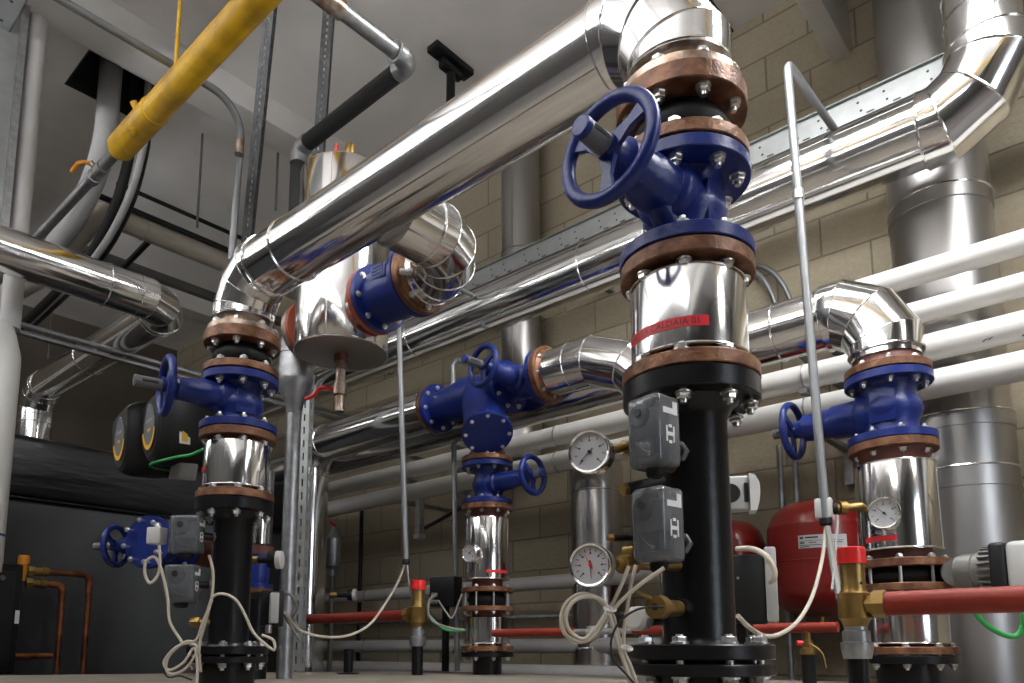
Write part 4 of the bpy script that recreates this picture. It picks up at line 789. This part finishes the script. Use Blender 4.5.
# beige duct, trays and tubes along the room
dz = at(150, 231, X=-5.0).z; t = thing('wrapped_duct', 'beige wrapped duct running under the ceiling behind the yellow gas pipe', 'duct', (-5.0, 2, dz))
dy0 = at(100, 212, X=-5.0).y; part('duct', MB().tube(rounded([(-5.0, 3.64, dz), (-5.0, dy0, dz), (-5.7, dy0-0.12, dz-0.25), (-6.3, dy0-0.2, dz-0.25)], 0.13, 6), 0.078, 32), 'beige', t); part('joint_band', bead((-5.0, dy0+0.28, dz), (0, 1, 0), 0.079, 0.006), 'beige', t)
for m_, x_, r_, nm in ((0.42, -4.9, 0.020, 'dark steel tube under the ceiling, just above the beige duct'), (0.439, -5.3, 0.016, 'thin dark tube under the ceiling, second above the beige duct')):
    z_ = at(575, 648-m_*600, X=x_).z; y0 = at(92 if m_ < .43 else 117, 191 if m_ < .43 else 180, X=x_).y; solo('ceiling_tube', MB().tube([(x_, y0, z_), (x_, 3.64, z_)], r_, 14), 'housing', nm, 'tube')
z_ = at(130, 267, X=-5.6).z; y0 = at(58, 238, X=-5.6).y; solo('dark_channel', MB().bx((-5.63, y0, z_-0.03), (-5.57, 3.64, z_+0.03)), 'pumpgrey', 'dark channel under the ceiling just below the beige duct', 'channel')
q = at(140, 254, X=-5.3); solo('cross_bar', MB().tube([V((-5.0, q.y, q.z+0.06)), V((-5.62, q.y-0.03, q.z-0.05))], 0.022, 8), 'black', 'short black bar crossing beneath the beige duct', 'bar')
for k, y_ in enumerate((326, 334)):
    q = at(19, y_-2, X=-4.42); solo('level_conduit', MB().tube([(-4.42, 0.2, q.z), (-4.42, 3.64, q.z)], 0.0155, 14), 'galv', ('upper', 'lower')[k]+' of two level conduits crossing before the overhead clad pipe', 'conduit')
for k, (z_, x_) in enumerate(((2.55, -7.6), (2.33, -7.6))): solo('white_pipe', MB().tube([(x_, -2.0, z_), (x_, 3.6, z_)], 0.06, 24), 'white', ('upper', 'lower')[k]+' of two white pipes on the dark far wall behind the boiler', 'pipe')
# ducts coming out of the ceiling opening
t = thing('descending_duct', 'pale grey duct descending from the dark ceiling opening', 'duct', (-4.6, 1.55, 3.6)); a_ = at(88, 75, Z=4.36)
part('duct', MB().tube(smooth_path([V((-4.62, 1.52, 5.3)), V((-4.62, 1.52, 4.4)), V((-4.66, 1.52, 4.0)), V((-4.90, 1.50, 3.72)), V((-5.5, 1.5, 3.6))]), 0.065, 24), 'pvc', t)
for k, (dx, dy, r_, m_, nm) in enumerate(((0.0, 0.14, 0.03, 'foam', 'black insulated pipe, thicker one dropping from the ceiling opening'), (0.10, 0.20, 0.018, 'housing', 'thin dark pipe dropping from the ceiling opening'), (0.16, 0.16, 0.022, 'pvc', 'slender grey pipe dropping from the ceiling opening'))):
    solo('descending_pipe', MB().tube(smooth_path([V((-4.60+dx, 1.52+dy, 5.3)), V((-4.60+dx, 1.52+dy, 4.3)), V((-4.62+dx, 1.52+dy, 4.0)), V((-4.78+dx, 1.50+dy, 3.68)), V((-5.3+dx, 1.5+dy, 3.5)), V((-6.6+dx, 1.5+dy, 3.45))]), r_, 14), m_, nm, 'pipe')
# ------------------------------------------------------------------ switches and gauges on the black riser
ax1 = V((XS1, YM, 0))
fc = V((-0.16, -0.987, 0))
c_ = at(654, 434, D=1.235); clear_box('flow_switch', 'smoked clear switch box, upper of the two on the tall black riser', c_, fc, (0.066, 0.062, 0.120), ax1+V((0, 0, c_.z-0.01)))
c_ = at(658, 526, D=1.225); clear_box('flow_switch', 'smoked clear switch box, lower of the two on the tall black riser', c_, fc, (0.066, 0.062, 0.124), ax1+V((0, 0, c_.z-0.03)))
g_ = at(590, 452, D=1.20); gn = V((0.24, -0.97, -0.04)); gauge('dial_gauge', 'round pressure dial with one dark needle beside the upper clear box', g_, gn, 0.0345, ((radians(222), 'ink', 0.66),), (at(632, 446, D=1.27), 'brass'), 9, depth=0.032)
solo('gauge_pipe', MB().tube([at(622, 447, D=1.27), ax1+V((0, 0, g_.z+0.005))], 0.012, 14), 'brass', 'short brass pipe carrying the upper dial', 'pipe')
g_ = at(591, 565, D=1.19); gauge('dial_gauge', 'round pressure dial with red needle beside the lower clear box', g_, gn, 0.0345, ((radians(-88), 'ink', 0.66), (radians(118), 'redneedle', 0.62)), (at(626, 563, D=1.24), 'brass'), 13, depth=0.03, case='dark', hub='redneedle')
t = thing('gauge_valve', 'brass cock between the red needled dial and the black riser', 'valve', at(624, 562, D=1.24)); a_, b_ = at(616, 564, D=1.22), ax1+V((0.0, -0.03, at(616, 560, D=1.25).z))
d = (b_-a_).normalized(); b = MB(); b.lathe(a_, d, [(0, 0.008), (0.012, 0.009), (0.013, 0.016), (0.045, 0.016), (0.046, 0.010), ((b_-a_).length, 0.010)], 20); part('body', b, 'brass', t); part('tap', MB().box(a_+d*0.03+ZU*0.02, (0.022, 0.008, 0.02), None, 0.003), 'brass', t)
for y_, nm in ((487, 'black capped probe above the lower clear box'), (536, 'thin black probe beside the lower clear box')):
    a_, b_ = at(627 if y_ == 487 else 613, y_+2, D=1.27), at(662, y_-6 if y_ == 487 else y_, D=1.30); t = thing('probe', nm, 'sensor', a_); part('sheath', MB().cyl(a_, b_, 0.0105 if y_ == 487 else 0.006, 18), 'rubber', t)
    part('end_nut', MB().hexn(a_, a_-b_, 0.011 if y_ == 487 else 0.007, 0.010), 'brass', t)
t = thing('drain_valve', 'brass drain cock low on the tall black riser', 'valve', at(665, 607, D=1.26)); a_ = at(655, 607, D=1.22); b_ = ax1+V((0, 0, a_.z+0.002)); d = (b_-a_).normalized()
part('body', MB().lathe(a_, d, [(0, 0.010), (0.001, 0.019), (0.022, 0.020), (0.024, 0.014), ((b_-a_).length, 0.014)], 24), 'brass', t); part('bore', MB().lathe(a_-d*0.001, d, [(0, 0.006), (0.002, 0.006)], 12), 'ink', t); part('lever', MB().box(a_+d*0.01+at(0, 0, D=0)*0+ZU*0.018-RT*0.018, (0.04, 0.008, 0.006), Matrix.Rotation(HEAD, 3, 'Z') @ Matrix.Rotation(0.4, 3, 'Y'), 0.002), 'brass', t)
part('socket', MB().lathe(b_-d*0.085, d, [(0, 0.017), (0.05, 0.019)], 20), 'black', t)
t = thing('plastic_handwheel', 'ivory plastic tap behind the loose cables low on the black riser', 'tap', at(640, 620, D=1.35)); a_ = at(634, 619, D=1.34); b_ = at(668, 616, D=1.44); d = (b_-a_).normalized()
part('knob', MB().lathe(a_, d, [(0, 0.016), (0.006, 0.023), (0.032, 0.023), (0.036, 0.018)], 10), 'white_plastic', t); part('collar', MB().lathe(a_+d*0.036, d, [(0, 0.02), (0.004, 0.02)], 20), 'brass', t); part('spindle', MB().cyl(a_+d*0.03, b_, 0.016, 18), 'rubber', t)
# on the boiler-side riser
c_ = at(187, 535, D=2.42); ax2 = V((XS2, YM, 0)); fb = V((0.60, -0.80, 0))
clear_box('flow_switch', 'smoked switch box, upper of the two on the riser by the boiler', c_, fb, (0.098, 0.06, 0.125), ax2+V((0, 0, c_.z)))
c_ = at(182, 584, D=2.42); clear_box('flow_switch', 'smoked switch box, lower of the two on the riser by the boiler', c_, fb, (0.100, 0.06, 0.125), ax2+V((0, 0, c_.z)))
q = at(157, 536, D=2.45); t = thing('terminal_box', 'small pale terminal box beside the upper switch box near the boiler', 'terminal box', q); part('case', MB().box(q, (0.052, 0.04, 0.056), Matrix.Rotation(0.5, 3, 'Z'), 0.004), 'lgrey', t); part('cap', MB().lathe(q+ZU*0.03, ZU, [(0, 0.012), (0.012, 0.010)], 14), 'bolt', t)
t = thing('drain_valve', 'brass fittings low on the riser by the boiler', 'valve', at(197, 592, D=2.4)); part('fitting', MB().lathe(at(200, 588, D=2.44), -RT, [(0, 0.014), (0.02, 0.018), (0.04, 0.014)], 18), 'brass', t); part('nut', MB().hexn(at(200, 622, D=2.42), -RT, 0.018, 0.03).cyl(at(199, 622, D=2.42), V((XS2, YM, at(199, 622, D=2.42).z)), 0.010, 14), 'brass', t)
# dials on the slim and the flue-side risers
g_ = on_cyl(470, 553, (MX, MY), 0.140); gauge('dial_gauge', 'small dial thermometer on the slim middle riser spool', g_, V((0.05, -1, 0)), 0.042, ((radians(40), 'ink', 0.6),), (V((MX, MY, g_.z)), 'seam'), 9, depth=0.03)
g_ = on_cyl(884, 513, (RX, RY), 0.160); gauge('dial_gauge', 'round dial thermometer set on the tall clad spool beside the wide flue', g_, V((0.05, -1, -0.05)), 0.051, ((radians(135), 'ink', 0.62),), (V((RX, RY, g_.z)), 'seam'), 9, depth=0.03)
# ------------------------------------------------------------------ safety valves and red pipes
def safety_valve(name, label, b, h, out, m='brass', k=1.0):
    b = V(b); t = thing(name, label, 'valve', b); z = lambda q: b+ZU*(q*h)
    part('foot', MB().lathe(b, ZU, [(0, 0.020*k), (0.36*h, 0.020*k)], 24), 'black', t)
    part('steel_union', MB().lathe(z(0.30), ZU, [(0, 0.026*k), (0.06*h, 0.030*k), (0.10*h, 0.030*k), (0.105*h, 0.026*k), (0.17*h, 0.026*k), (0.175*h, 0.022*k), (0.22*h, 0.022*k)], 26), 'galv', t)
    part('body', MB().lathe(z(0.50), ZU, [(0, 0.022*k), (0.04*h, 0.027*k), (0.05*h, 0.031*k), (0.19*h, 0.031*k), (0.205*h, 0.034*k), (0.215*h, 0.026*k), (0.235*h, 0.0235*k), (0.40*h, 0.0235*k)], 32), 'brass', t)
    part('outlet', MB().lathe(z(0.635)+V(out)*0.01, out, [(0, 0.020*k), (0.026*k, 0.022*k), (0.027*k, 0.028*k), (0.05*k, 0.028*k), (0.052*k, 0.022*k)], 8), 'brass', t)
    part('cap', MB().lathe(z(0.895), ZU, [(0, 0.0275*k), (0.10*h, 0.0265*k), (0.105*h, 0.024*k)], 28), 'redcap', t)
    return t, z(0.635)
b_ = at(417, 675, Z=0.83); hz = at(417, 579, D=(b_-CAM).dot(FW)).z-0.83
t, oz = safety_valve('safety_valve', 'brass safety valve with red cap on the plinth between slim riser and boiler-side riser', b_, hz, (-1, 0, 0), k=1.28)
eX = at(303, 624, Y=b_.y).x; t = thing('red_pipe', 'red painted outlet pipe from the small safety valve toward the upright clad pipe', 'pipe', (eX, b_.y, 0.5))
part('run', MB().tube([(oz.x-0.05, b_.y, oz.z), (eX, b_.y, oz.z)], 0.025, 20), 'redpipe', t); part('elbow', MB().tube(rounded([(eX+0.05, b_.y, oz.z), (eX-0.02, b_.y, oz.z), (eX-0.02, b_.y, oz.z-0.07)], 0.035, 8), 0.029, 20), 'raw', t); part('drop', MB().tube([(eX-0.02, b_.y, oz.z-0.06), (eX-0.02, b_.y, 0.0)], 0.0245, 20), 'redpipe', t)
dq = 1.52; b_ = at(860, 692, D=dq); b_.z = 0.83; hz = at(858, 545, D=dq).z-0.83
t, oz = safety_valve('safety_valve', 'large brass safety valve with red cap before the riser beside the wide flue', b_, hz, (1, 0, 0), k=1.02)
part('vent_hole', MB().lathe(at(861, 583, D=dq-0.026), -FW, [(0, 0.003), (0.001, 0.003)], 10), 'ink', t)
solo('red_pipe', MB().tube([(oz.x+0.045, b_.y, oz.z), (3.4, b_.y, oz.z)], 0.0245, 24), 'redpipe', 'thick red oxide pipe leaving the large brass safety valve', 'pipe')
rz = at(560, 632, Y=2.5).z; xa, xb = at(575, 632, Y=2.5).x, at(634, 632, Y=2.5).x; rxe = at(838, 628, Y=2.5).x
t = thing('red_pipe', 'thin red pipe running level from the slim middle riser past the black riser', 'pipe', (MX, 2.5, rz))
part('run', MB().tube([(MX+0.09, 2.5, rz), (xa, 2.5, rz)], 0.017, 18), 'redpipe', t); part('bare_link', MB().tube([(xa-0.01, 2.5, rz), (xb+0.01, 2.5, rz)], 0.012, 16), 'galv', t); part('union', MB().hexn((at(593, 632, Y=2.5).x-0.02, 2.5, rz), (1, 0, 0), 0.026, 0.035), 'bolt', t); part('run', MB().tube([(xb, 2.5, rz), (rxe, 2.5, rz)], 0.017, 18), 'redpipe', t)
q = at(808, 652, Y=2.5); t = thing('drain_valve', 'small brass drain cock with red tip under the thin red pipe', 'valve', q); b = MB().lathe(V((q.x, 2.5, rz-0.01)), -ZU, [(0, 0.012), (0.03, 0.012), (0.032, 0.018), (0.055, 0.018), (0.057, 0.026), (0.075, 0.026), (0.08, 0.02)], 18); part('body', b, 'brass', t)
part('hose_foot', MB().cyl((q.x, 2.5, rz-0.085), (q.x, 2.5, 0.83), 0.022, 18), 'rubber', t); part('tip', MB().lathe(V((q.x, 2.5, rz-0.05)), -RT, [(0, 0.009), (0.035, 0.009)], 12), 'redcap', t); part('chain', MB().tube(smooth_path([V((q.x+.01, 2.48, rz-0.05)), q+V((0.05, -0.02, 0.0)), at(826, 668, Y=2.47)]), 0.003, 6), 'brass', t)
solo('rod_stub', MB().lathe(at(348, 674, Z=0.83), ZU, [(0, 0.05), (0.006, 0.05), (0.007, 0.022), (0.115, 0.022)], 22), 'black', 'short black stub pipe standing alone on the plinth', 'pipe stub')
# pump and boxes near the vessels
q = at(745, 494, D=2.3); f_ = V((0.45, -0.85, 0)).normalized(); s_2 = ZU.cross(f_); R_ = Matrix((s_2, f_, ZU)).transposed(); t = thing('valve_actuator', 'pale grey rounded actuator peeking out behind the black riser above the red vessels', 'actuator', q-ZU*0.06)
b = MB().box(q-s_2*0.03, (0.085, 0.05, 0.108), R_, 0.008, 3); part('case', b, 'grey', t); part('rounded_cover', MB().prism([(0.0, -0.058), (0.018, -0.058), (0.026, -0.03), (0.030, 0.0), (0.028, 0.03), (0.016, 0.052), (0.0, 0.058)], q+s_2*0.012-f_*0.035, s_2, ZU, f_*0.07), 'lgrey', t, ang=40)
part('recess', MB().lathe(q+f_*0.0255-s_2*0.045, f_, [(0, 0.03), (0.002, 0.028)], 26), 'rubber', t); part('slot', MB().box(q+f_*0.026+s_2*0.002, (0.012, 0.003, 0.06), R_, 0.001), 'rubber', t); part('wall_arm', MB().tube([q-s_2*0.05-f_*0.02, V((-1.34, Y2, q.z))], 0.018, 14), 'black', t)
q = at(748, 590, D=2.2); f_ = V((0.93, 0.36, 0)).normalized(); s_2 = ZU.cross(f_); R_ = Matrix((s_2, f_, ZU)).transposed(); t = thing('pump_control', 'black pump control box with pale lid beside the large red vessel', 'control box', q-ZU*0.1)
part('case', MB().box(q, (0.10, 0.10, 0.20), R_, 0.006), 'rubber', t); part('lid', MB().box(q+s_2*0.0+f_*0.066+ZU*0.012, (0.11, 0.032, 0.215), R_, 0.006), 'grey', t); part('screw', MB().lathe(at(738, 578, D=2.1), V((0.1, -0.99, 0)), [(0, 0.004), (0.002, 0.004)], 10), 'bolt', t); part('stand', MB().tube([q-ZU*0.09-f_*0.02, V((q.x, q.y, 0.83))-f_*0.02], 0.03, 16), 'black', t)
q = at(824, 509, D=2.55); t = thing('transducer', 'grey sensor block with brass thread beside the hanging conduit end', 'sensor', q-ZU*0.03); part('block', MB().box(q, (0.055, 0.05, 0.07), Matrix.Rotation(0.2, 3, 'Z'), 0.005), 'lgrey', t); d = (V((RX, RY, q.z+0.02))-q).normalized(); part('brass_stub', MB().lathe(q, d, [(0, 0.015), (0.05, 0.015), (0.052, 0.024), (0.075, 0.024), (0.077, 0.014), (0.16, 0.014)], 20), 'brass', t); part('bezel_ring', MB().lathe(q+d*0.02, d, [(0, 0.022), (0.018, 0.022)], 20), 'rubber', t)
# circulator at the edge
a_ = at(964, 572, D=2.36); b_ = at(1029, 568, D=2.22); d = (b_-a_).normalized(); L = (b_-a_).length; t = thing('circulator', 'grey circulator motor with black and pale end caps over the red oxide pipe', 'pump', a_-ZU*0.06)
part('motor', MB().lathe(a_-d*0.015, d, [(0, 0.05), (0.02, 0.056), (0.05, 0.058), (0.052, 0.055), (0.09, 0.058), (0.125, 0.072)], 44), 'pumpgrey', t)
fb_ = MB(); uu, ww, _ = frame(d)
for k in range(22):
    e = uu*cos(2*pi*k/22)+ww*sin(2*pi*k/22); fb_.box(a_+d*0.085+e*0.062, (0.022, 0.006, 0.05), Matrix((e, d.cross(e), d)).transposed())
part('cooling_rib', fb_, 'pumpgrey', t); part('black_ring', MB().box(a_+d*0.118, (0.155, 0.155, 0.045), Matrix((d.cross(ZU).normalized(), ZU, d)).transposed(), 0.012, 3), 'housing', t)
part('end_cap', MB().box(a_+d*0.176, (0.150, 0.155, 0.072), Matrix((d.cross(ZU).normalized(), ZU, d)).transposed(), 0.018, 3), 'lgrey', t); part('dial_knob', MB().lathe(a_+d*0.208, d, [(0, 0.045), (0.02, 0.04), (0.022, 0.015), (0.03, 0.013)], 28), 'grey', t); part('indicator_light', MB().lathe(a_+d*0.232+ZU*0.01-FW*0.02, d, [(0, 0.006), (0.004, 0.005)], 10), 'orange_cap', t)
part('pump_neck', MB().tube([a_-d*0.02, a_-d*0.02+V((-0.06, 0.2, 0))], 0.045, 24), 'pumpgrey', t)
solo('green_cable', MB().tube(smooth_path([at(975, 612, D=1.75), at(985, 624, D=1.75), at(1002, 634, D=1.75), at(1016, 636, D=1.75), at(1023, 625, D=1.75), at(1024, 612, D=1.75), at(1026, 590, D=1.8)]), 0.0065, 10), 'gcable', 'green cable looping under the red oxide pipe', 'cable')
# ------------------------------------------------------------------ loose cables
def cable(name, label, pts, r, m='cable', n=6): return solo(name, MB().tube(smooth_path(pts, n), r, 10), m, label, 'cable')
D_ = 1.20
def pp(D, *xy): return [at(x, y, D=D if not hasattr(D, '__len__') else D[i]) for i, (x, y) in enumerate(xy)]
cable('ivory_cable', 'ivory cable coiled in a loop beside the black riser with clear boxes', pp(D_, (629, 566), (619, 590), (609, 607), (596, 597), (580, 594), (566, 604), (561, 620), (566, 635), (580, 642), (597, 634), (611, 614), (617, 632), (622, 648), (630, 665), (640, 692)), 0.0034)
cable('ivory_cable', 'ivory cable doubling the loop and running up to the switch box', pp(D_-0.012, (664, 568), (642, 583), (622, 600), (610, 612), (603, 601), (588, 596), (574, 601), (566, 615), (569, 630), (582, 639), (594, 631), (607, 614), (613, 628), (618, 645), (625, 665), (633, 692)), 0.0034)
cable('ivory_cable', 'straight ivory cable dropping from the lower clear box', pp(D_+0.012, (636, 565), (631, 585), (627, 610), (624, 632), (625, 655), (636, 692)), 0.0032)
for x_, y_, dd in ((610, 609, 1.185), (626.5, 648, 1.188)):
    q = at(x_, y_, D=dd); solo('cable_tie', MB().torus(q, V((0.35, -0.2, 0.9)), 0.0085, 0.0024, 20, 8).box(q-FW*0.008, (0.006, 0.005, 0.005)), 'white_plastic', 'white cable tie around the ivory cables '+('at the loop' if y_ < 620 else 'below the loop'), 'cable tie')
cable('black_cable', 'thin black cable arching from the brass drain cock to the plinth', pp(D_-0.02, (664, 607), (648, 607), (632, 612), (618, 624), (611, 642), (614, 660), (625, 673), (640, 690)), 0.0019, 'bcable')
cable('ivory_cable', 'ivory cable sagging from the hanging conduit to the foot of the black riser', pp((2.25, 2.2, 2.1, 2.0, 1.9, 1.8, 1.7, 1.62), (826, 527), (822, 560), (812, 597), (797, 622), (780, 634), (765, 636), (750, 628), (738, 616)), 0.0055)
cable('grey_cable', 'grey cable bunch hanging from the conduit end before the red vessel', pp((2.25, 2.2, 2.15, 2.1), (827, 527), (832, 556), (836, 580), (840, 600)), 0.010, 'gwire')
cable('grey_cable', 'thin grey cable from the sensor block down to the brass valve', pp((2.32, 2.25, 2.1), (838, 516), (836, 545), (832, 590)), 0.004, 'gwire')
cable('white_cable', 'white cable bundle curling over the black pump control box', pp((2.2, 2.15, 2.1, 2.08, 2.08, 2.1), (737, 549), (752, 549), (766, 556), (774, 569), (774, 578), (770, 582)), 0.0085)
q1 = CDE; Dq = (q1-CAM).dot(FW)
cable('ivory_cable', 'long ivory cable sagging from the thin conduit to the boiler-side riser', pp((Dq, Dq, Dq-.05, Dq-.15, Dq-.3, Dq-.45, Dq-.55, 2.75), (405, 563), (398, 582), (385, 604), (370, 624), (350, 635), (325, 637), (300, 630), (284, 612)), 0.0058)
cable('grey_cable', 'short grey cable from the thin conduit to the small safety valve', pp((Dq, Dq-.03, Dq-.08), (407, 563), (409, 584), (413, 600)), 0.005, 'gwire')
D2 = 2.33
cable('ivory_cable', 'ivory cable arching from the boiler-side riser over to the junction box', pp(D2, (201, 672), (199, 650), (203, 628), (209, 606), (214, 596), (224, 594), (236, 600), (245, 615), (253, 632), (263, 642), (274, 650), (273, 640), (262, 635)), 0.0045)
cable('ivory_cable', 'ivory cable coil at the foot of the riser by the boiler', pp(D2-.02, (212, 600), (203, 622), (196, 640), (185, 642), (170, 655), (166, 668), (172, 674), (186, 668), (197, 650), (190, 643), (175, 648), (164, 662), (170, 670), (184, 662), (194, 648), (197, 664), (197, 684)), 0.0043)
cable('ivory_cable', 'ivory cable running down from the upper switch box by the boiler', pp(D2+.01, (209, 555), (213, 572), (212, 596), (206, 620), (199, 645)), 0.0043)
cable('ivory_cable', 'small ivory cable ring hanging under the pale terminal box', pp(D2, (159, 545), (160, 560), (158, 575), (150, 583), (145, 574), (146, 562), (154, 557), (160, 566), (164, 580), (168, 600), (170, 622), (182, 642)), 0.0046)
cable('black_cable', 'thin black cable lying on the plinth beside the riser by the boiler', pp(D2, (162, 668), (168, 677), (180, 676), (192, 680)), 0.003, 'bcable')
cable('grey_cable', 'dark cable loop leaving the junction box behind the boiler-side riser', pp(2.8, (282, 592), (292, 596), (297, 608), (292, 616), (284, 614), (300, 640)), 0.005, 'pumpgrey')
# thermostat cluster beside the slim riser
q = at(446, 592, Y=2.75); t = thing('pump_control', 'dark control box with grey wires between small safety valve and slim riser', 'control box', q-ZU*0.08); part('case', MB().box(q, (0.15, 0.10, 0.16), Matrix.Rotation(0.3, 3, 'Z'), 0.01), 'housing', t)
for x_, y_ in ((437, 595), (437, 602)): part('gland', MB().lathe(at(x_, y_, Y=2.66), V((-0.4, -0.9, 0)), [(0, 0.012), (0.03, 0.012)], 14), 'grey', t)
part('stand', MB().cyl(q-ZU*0.07, V((q.x, q.y, 0.83)), 0.02, 14), 'black', t)
cable('grey_cable', 'grey looped wire beside the dark control box near the slim riser', pp(3.3, (436, 595), (430, 600), (428, 612), (434, 622), (450, 628), (464, 630)), 0.006, 'gcable' if 0 else 'gwire')
cable('grey_cable', 'second grey wire drooping in front of the dark control box', pp(3.28, (438, 600), (446, 612), (452, 618), (458, 604), (462, 594)), 0.004, 'gwire')
cable('green_cable', 'green wire passing below the dark control box near the slim riser', pp(3.35, (430, 616), (442, 628), (456, 631), (466, 630)), 0.006, 'gcable')
# air vent behind the upright clad pipe
q = at(333, 552, Y=2.75); t = thing('air_vent', 'dull steel air vent pot with red handle behind the upright clad pipe', 'vent', q-ZU*0.12); part('pot', MB().lathe(q-ZU*0.15, ZU, [(0, 0.018), (0.04, 0.02), (0.06, 0.045), (0.10, 0.052), (0.23, 0.052), (0.26, 0.03), (0.30, 0.014), (0.36, 0.014)], 28), 'galv', t); part('handle', MB().box(q+ZU*0.18-FW*0.03, (0.07, 0.012, 0.02), Matrix.Rotation(0.5, 3, 'Y'), 0.003), 'redcap', t); part('foot', MB().cyl((q.x, q.y, 0.0), (q.x, q.y, q.z-0.14), 0.016, 14), 'pumpgrey', t)
q = at(353, 595, Y=2.6); t = thing('transducer', 'white capped sensor with brass stub beside the upright clad pipe', 'sensor', q); part('cap', MB().lathe(q, RT, [(0, 0.035), (0.018, 0.035), (0.02, 0.03)], 26), 'white_plastic', t); part('body', MB().lathe(q, -RT, [(0, 0.035), (0.03, 0.03), (0.032, 0.014), (0.10, 0.014)], 22), 'rubber', t); part('brass_stub', MB().cyl(q-RT*0.09, q-RT*0.13, 0.018, 16), 'brass', t)
solo('upright_tube', MB().tube([at(362, 500, Y=3.5)*1, V((at(362, 500, Y=3.5).x, 3.5, 0.0))], 0.016, 12), 'black', 'thin black upright tube on the block wall under the white pipes', 'tube')
# ------------------------------------------------------------------ light and picture
w = bpy.data.worlds.new('world'); SC.world = w; w.use_nodes = True
w.node_tree.nodes['Background'].inputs[0].default_value = (0.75, 0.85, 1.0, 1); w.node_tree.nodes['Background'].inputs[1].default_value = 0.4
SC.view_settings.view_transform = 'Standard'; SC.view_settings.look = 'None'; SC.view_settings.gamma = 1; SC.view_settings.use_curve_mapping = False
SC.view_settings.exposure = 0.0
try:
    SC.cycles.use_denoising = True; SC.cycles.max_bounces = 10; SC.cycles.diffuse_bounces = 4; SC.cycles.glossy_bounces = 6; SC.cycles.transmission_bounces = 8; SC.cycles.sample_clamp_indirect = 6
except Exception: pass
